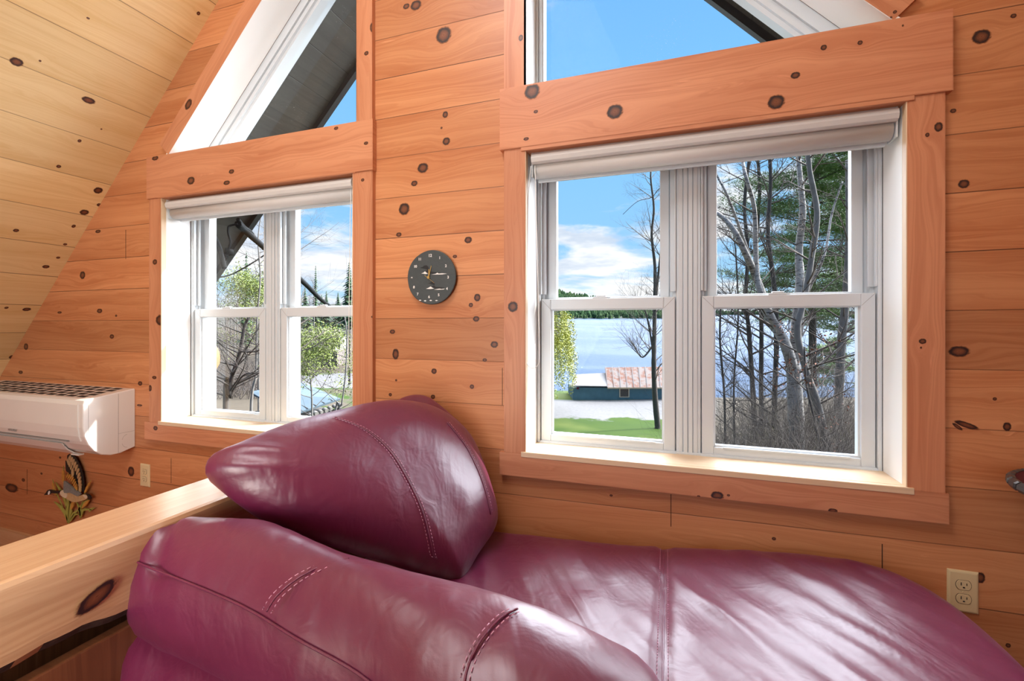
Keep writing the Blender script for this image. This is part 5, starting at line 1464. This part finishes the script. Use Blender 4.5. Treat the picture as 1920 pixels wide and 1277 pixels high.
mb = MB(); slab(mb, bp(1139, 727, -.4), bp(1285, 727, -.4), bp(1285, 687, 2.8), bp(1134, 689, 2.8)); slab(mb, bp(1134, 689, 2.8), bp(1285, 687, 2.8), bp(1285, 712, 5.6), bp(1139, 712, 5.6)); mb.build('roof', [M['rust']], bh)['label'] = 'rusty roof section'
mb = MB()
for k in range(12): slab(mb, bp(1139 + k * 12.4, 726.4, -.45), bp(1140 + k * 12.4, 726.4, -.45), bp(1136 + k * 12.4, 687, 2.75), bp(1135 + k * 12.4, 687, 2.75), 0.03)
mb.build('roof_seam', [M['paleroof']], bh)
mb = MB(); a = bp(1161, 745, -.02); obox(mb, Vector((a.x, a.y, 0)) - diry * 0.06, (bp(1180, 745) - bp(1161, 745)).dot(dirx), .1, bp(1161, 728).z - a.z, a.z); f_ = mb.build('door_trim', [M['cream']], bh)
mb = MB(); a = bp(1163, 743.5, -.02); obox(mb, Vector((a.x, a.y, 0)) - diry * 0.09, (bp(1178, 745) - bp(1163, 745)).dot(dirx), .1, bp(1161, 729.5).z - a.z, a.z); mb.build('door_leaf', [M['bark_dark']], bh)
mb = MB(); a = bp(1081, 730, -.02); obox(mb, Vector((a.x, a.y, 0)) - diry * 0.05, .32, .05, .3, bp(1081, 730).z); mb.build('notice', [M['redtop']], bh)
mb = MB(); slab(mb, bp(1139, 728.5, -.45), bp(1285, 728.5, -.45), bp(1285, 726.5, -.45), bp(1139, 726.5, -.45), 0.03); mb.build('eave_board', [M['cream']], bh)

# --- left view: shed, houses, woods, saplings, cables, log ends
M['shedroof'] = osimple('blue_grey_metal_roof', (0.13, 0.18, 0.22), 0.7, var=0.15, vscale=1, spec=0.15)
sh = thing('woodshed', tuple(at(600, 790, 30)), 'low woodshed with blue-grey seamed roof below the left window', 'shed')
mb = MB(); slab(mb, at(480, 705, 34), at(553, 712, 34), at(638, 743, 30.5), at(560, 775, 28)); 
mb2 = at(560, 775, 28)
V = [at(470, 735, 30), at(553, 712, 34), at(638, 747, 30.5), at(545, 778, 28)]
mb = MB(); slab(mb, *V, th=0.12); mb.build('roof', [M['shedroof']], sh)
mb = MB()
for k in range(1, 6):
    q = k / 6; a = V[0].lerp(V[1], q); b_ = V[3].lerp(V[2], q); mb.tube([a + Vector((0, 0, .03)), b_ + Vector((0, 0, .03))], 0.025, 4)
mb.build('roof_seam', [M['bark_dark']], sh)
mb = MB(); rng = random.Random(8)
gz_ = min(ground_z(v.x, v.y) for v in V) - 0.3
mb.prism([(v.x * 0.9 + 0.1 * sum(w.x for w in V) / 4, v.y * 0.9 + 0.1 * sum(w.y for w in V) / 4) for v in V], 'z', gz_, min(v.z for v in V) - 0.15); mb.build('wall', [M['bark_dark']], sh)
for r_ in range(4):
    for c_ in range(7):
        q = 0.35 + c_ / 10; a = V[3].lerp(V[2], q) - Vector((0, 0, 0.35 + r_ * 0.30)); 
        mb = MB(); mb.tube([a, a - (V[1] - V[2]).normalized() * 0.35], 0.13 + rng.uniform(-.02, .02), 7); mb.build('firewood', [M['bark_grey']], sh)
M['siding'] = osimple('pale_siding', (0.40, 0.37, 0.34), 0.8); M['shingle'] = osimple('brown_shingles', (0.20, 0.165, 0.145), 0.9, var=0.25)
def house(label, pts_roof, wall_y, t, seed, white=True):
    h = thing('house', tuple(at(pts_roof[0][0], wall_y, t)), label, 'house')
    a, b_, c, d = [at(px, py, t + dt) for px, py, dt in pts_roof]
    mb = MB(); slab(mb, a, b_, c, d, .15); back = (c - b_); slab(mb, d, c, c + Vector((back.x, back.y, -abs(back.z))), d + Vector((back.x, back.y, -abs(back.z))), .15); mb.build('roof', [M['shingle']], h)
    mb = MB(); zb = at(a and pts_roof[0][0], wall_y, t).z; ww = (b_ - a).dot(dirx)
    obox(mb, Vector((a.x, a.y, 0)) + dirx * 0.3 + diry * 0.3, ww - .6, 6.0, min(a.z, b_.z) - zb + 2 - .1, zb - 2); mb.build('wall', [M['siding'] if not white else M['shingle']], h)
    mb = MB(); mb.tube([a + Vector((0, 0, -.1)), b_ + Vector((0, 0, -.1))], 0.14, 4); mb.build('eave', [M['cream'] if not white else M['white']], h)
    for k in range(2):
        mb = MB(); p = a + dirx * (ww * (0.25 + 0.4 * k)) + diry * 0.22; obox(mb, Vector((p.x, p.y, 0)), 1.4, .1, 1.1, min(a.z, b_.z) - 1.6); mb.build('window', [M['dark']], h)
house('low brown house with white eave among the bare trees, left window view', [(566, 647, 0), (634, 655, 0), (622, 640, 5), (582, 637, 5)], 672, 88, 1)
house('grey-roofed house higher up behind the brown house', [(575, 632, 6), (640, 628, 6), (636, 612, 12), (590, 614, 12)], 650, 95, 2, False)

# log ends of the cabin corner just outside the left window
M['logend'] = osimple('varnished_log', (0.42, 0.20, 0.07), 0.6, var=0.3, vscale=14, bump=0.3, bscale=30)
for (py, r_, xo) in ((452, .070, -.02), (500, .055, -.035), (545, .065, -.025), (590, .060, -.03), (627, .068, -.02), (672, .075, 0.005), (722, .05, -.03)):
    mb = MB(); p = at(389 + xo * 300, py, 2.55)
    q = [p + Vector((0.02, 0.30, 0)), p, p - Vector((0, .2, 0))]
    rngl = random.Random(py)
    n = 16; rings = []
    for (dx_, s) in ((-0.35, 1), (-0.04, 1.0), (-0.015, 0.94), (0.0, 0.8)):
        rings.append([Vector((p.x + dx_ + 0.015, p.y + r_ * s * math.cos(2 * PI * k / n) * (1 + .05 * math.sin(3 * k)), p.z + r_ * s * math.sin(2 * PI * k / n) * 1.35)) for k in range(n)])
    mb.loft(rings); o = mb.build('corner_log', [M['logend']]); tag(o, kind='structure')

# service cable
M['cable'] = osimple('black_cable', (0.010, 0.011, 0.012), 0.8, spec=0.05)
sc = thing('service_cable', tuple(at(445, 420, 3.2)), 'thick black service cable swooping from under the eave past the left window', 'cable')
mb = MB(); P = [at(446, 420, 2.9), at(455, 428, 3.0), at(470, 442, 3.2), at(485, 455, 3.5), at(500, 468, 3.9), at(520, 478, 4.6), at(546, 508, 6.0), at(575, 535, 7.8), at(600, 560, 10), at(625, 580, 13)]
C = catmull(P, 5); mb.tube(C, [0.022 if i < 22 else 0.016 + i * 0.0007 for i in range(len(C))], 7); mb.build('main_cable', [M['cable']], sc)
mb = MB(); mb.tube(catmull([at(446, 420, 2.9) + Vector((0, 0, .03)), at(458, 426, 3.0), at(472, 437, 3.2), at(480, 452, 3.4), at(492, 461, 3.7)], 6), 0.012, 6); mb.build('splice_wrap', [M['cable']], sc)
mb = MB(); mb.tube(catmull([at(398, 438, 2.75), at(408, 456, 2.75), at(415, 478, 2.75), at(421, 503, 2.75)], 6), [0.014] * 19, 6); mb.build('drip_loop', [M['cable']], sc)
mb = MB(); mb.tube(catmull([at(446, 420, 2.9), at(430, 424, 2.88), at(428, 436, 2.87), at(432, 455, 2.87), at(425, 475, 2.87)], 6), 0.007, 5); mb.build('drip_loop', [M['cable']], sc)
mb = MB(); mb.tube([at(423, 472, 2.87), at(437, 474, 2.9)], [0.03, 0.02], 6); mb.tube([at(423, 476, 2.87), at(425, 484, 2.87)], [0.02, 0.012], 6); mb.build('clamp', [M['cable']], sc)
# distant overhead line
mb = MB(); mb.tube(catmull([at(395, 521, 20), at(430, 516, 20.5), at(470, 495, 21), at(505, 472, 21.5)], 8), 0.03, 4); o = mb.build('overhead_wire', [M['cable']]); tag(o, 'thin overhead wire crossing the left sash behind the branches', 'cable')

# the dark many-branched sapling near the left window, and neighbours
pathtree('bare_sapling', 'dark bare sapling close outside the left window, forking low', 'tree', 8.0, [(423, 800), (430, 745), (436, 705), (447, 672), (454, 640), (458, 615), (464, 600), (472, 590)], 11, 4, 'bark_dark', 51, nb=26, bl=(.7, 1.7), start=0.15, depth=2, twig_mat='bark_dark', up=0.35,
         forks=((0.25, [(455, 705), (480, 700), (505, 697)], 4), (0.55, [(470, 660), (490, 655), (520, 640)], 4)))
pathtree('bare_sapling', 'pale grey bare tree leaning in front of the left sash, upper part', 'tree', 13.0, [(470, 800), (480, 700), (482, 600), (488, 520), (484, 450), (490, 400)], 6, 1.5, 'bark_grey', 52, nb=30, bl=(1.2, 3.0), start=0.3, depth=2)
pathtree('bare_sapling', 'bare tree rising beside the window mullion of the left window', 'tree', 12.0, [(545, 800), (548, 700), (560, 600), (556, 520), (545, 450), (548, 390)], 7, 3, 'bark_grey', 53, nb=26, bl=(1.0, 2.4), start=0.3, depth=2)
pathtree('bare_sapling', 'thin bare sapling in the right sash of the left window, rising past the house', 'tree', 14.0, [(628, 800), (640, 760), (648, 700), (650, 620), (640, 570)], 4, 2, 'bark_grey', 54, nb=16, bl=(1.0, 2.2), start=0.1, depth=2)
pathtree('budding_shrub', 'yellow-green budding shrub above the woodshed roof', 'shrub', 26.0, [(585, 760), (583, 720), (580, 680), (585, 640)], 4, 2, 'bark_grey', 55, nb=30, bl=(1.4, 3.4), start=0.05, depth=2, kind_leaf='bud', leafargs=(5, 0.07, 0.22))
pathtree('budding_shrub', 'yellow-green budding shrub at the top of the lower left sash', 'shrub', 34.0, [(485, 680), (483, 620), (480, 570), (482, 545)], 4, 2, 'bark_grey', 56, nb=30, bl=(1.6, 4.0), start=0.2, depth=2, kind_leaf='bud', leafargs=(5, 0.08, 0.3))
brush('roadside_brush', 'bare brown brush on the bank under the left window', -0.72, -0.47, 50, 76, 1100, 1.5, 5.0, 61, r=0.035)
def spruce(px, pt, pb, t, seed, label, w=0.2):
    rng = random.Random(seed); base = at(px, pb, t); top = at(px, pt, t); H = top.z - base.z
    gz = ground_z(base.x, base.y); T = thing('spruce_tree', (base.x, base.y, gz), label, 'tree')
    mb = MB(); mb.tube([Vector((base.x, base.y, gz)), top], [H * 0.02, 0.02], 6); mb.build('trunk', [M['bark_dark']], T)
    mb = MB(); n = 26
    for i in range(n):
        q = i / n; z = base.z + H * q; R = H * w * (1 - q) * (1 + .25 * math.sin(i * 2.4)) + 0.1; m_ = 11
        for k in range(m_):
            a = 2 * PI * k / m_ + i * 0.7 + rng.uniform(-.2, .2); r = R * rng.uniform(.6, 1.15)
            d = Vector((math.cos(a), math.sin(a), 0)); s_ = Vector((-d.y, d.x, 0)) * r * 0.28
            c = Vector((base.x, base.y, z)); mb.face([c + Vector((0, 0, H * .03)), c + d * r * .6 + s_ - Vector((0, 0, r * .18)), c + d * r - Vector((0, 0, r * .42)), c + d * r * .6 - s_ - Vector((0, 0, r * .18))])
    mb.build('needles', [M['spruce']], T, fix=False); return T
for a in ((592, 497, 600, 95, 71, 'slim spruce spire above the ridge in the left window', .10), (572, 538, 610, 92, 72, 'dark spruce left of the slim spire', .25), (612, 545, 610, 98, 73, 'dark spruce just right of the slim spire', .25),
          (655, 490, 600, 70, 74, 'tall dark pine cut by the casing of the left window', .22), (634, 548, 610, 90, 75, 'dark spruce between the slim spire and the cut-off pine', .28), (603, 552, 610, 100, 76, 'small dark spruce at the foot of the slim spire', .3), (668, 540, 610, 85, 77, 'dark spruce behind the cut-off pine', .28),
          (462, 470, 640, 75, 78, 'grey-green spruce behind the bare branches in the far left sash', .10)): spruce(*a[:6], w=a[6])
# bare woods up the far bank: one master tree copied about
def wood_master(seed):
    rng = random.Random(seed); T = thing('woodland_tree', (0, 0, 0), 'bare grey-brown tree in the woods up the far bank', 'tree', 'bare trees in the woods up the far bank')
    mb = MB(); H = 15
    P = [Vector((0, 0, -1)), Vector((rng.uniform(-.3, .3), 0, 5)), Vector((rng.uniform(-.6, .6), 0, 10)), Vector((rng.uniform(-1, 1), 0, H))]; C = catmull(P, 4)
    mb.tube(C, [0.2 * (1 - i / len(C)) + .03 for i in range(len(C))], 5); mb.build('trunk', [M['bark_grey']], T)
    mb = MB()
    for _ in range(22):
        q = rng.uniform(.3, 1); p = C[int(q * (len(C) - 1))]; a = rng.uniform(0, 2 * PI)
        branch(mb, rng, p, Vector((math.cos(a), math.sin(a), .8)).normalized(), rng.uniform(2, 4.5) * (1.2 - .5 * q), 0.05, 2, sides=3, nchild=(3, 4))
    mb.build('branches', [M['twig']], T); return T
masters = [wood_master(s) for s in (81, 82, 83)]
rng = random.Random(90); first = list(masters); spots_ = []
for i in range(56):
    s = rng.uniform(-0.70, -0.33); t = rng.uniform(78, 118)
    if i > 49: s = rng.uniform(0.36, 0.43); t = rng.uniform(24, 40)
    for _ in range(60):   # keep the trunks apart and clear of the two houses
        q_ = fl(s, t, 0)
        if i > 49 or (all((q_ - w).length > 4.3 for w in spots_) and not (-0.50 < s < -0.36 and 84 < t < 108)): break
        s = rng.uniform(-0.72, -0.33); t = rng.uniform(76, 122)
    spots_.append(fl(s, t, 0))
    p = fl(s, t, 0); p.z = ground_z(p.x, p.y)
    if first: T = first.pop(); 
    else:
        src = rng.choice(masters); T = src.copy(); col.objects.link(T)
        for c_ in src.children:
            d_ = c_.copy(); col.objects.link(d_); d_.parent = T
    T.location = p; T.rotation_euler = (0, 0, rng.uniform(0, 6)); k = rng.uniform(.7, 1.15) * (0.6 if i > 49 else 1); T.scale = (k * 0.6, k * 0.6, k)
    if i > 49: T['label'] = 'bare tree beyond the knoll, between the right-hand wood and the lake'; T['group'] = 'bare trees beyond the knoll'
# wooded hillside behind them
mb = MB(); S = lin(-1.3, -0.30, 0.05)
tops = [(-1.3, 600), (-0.66, 585), (-0.5, 600), (-0.42, 572), (-0.36, 568), (-0.30, 572)]
def topy(s):
    for (a, b_), (c, d) in zip(tops, tops[1:]):
        if a <= s <= c: return b_ + (d - b_) * (s - a) / (c - a)
    return 572
R1 = [mb.bm.verts.new(fl(s, 130, CAMZ - 6)) for s in S]; R2 = [mb.bm.verts.new(fl(s, 165, CAMZ + 165 * (CY - topy(s) - 8 * noise.noise(Vector((s * 30, 0, 0)))) / FPX)) for s in S]
for j in range(len(S) - 1): mb.bm.faces.new((R1[j], R1[j + 1], R2[j + 1], R2[j]))
M['hillside'] = osimple('brown_wooded_hillside', (0.10, 0.095, 0.075), 1.0, var=0.5, vscale=0.4)
o = mb.build('hillside', [M['hillside']], fix=False); tag(o, kind='structure')

for o in bpy.data.objects:
    if '_t' in o.keys(): del o['_t']
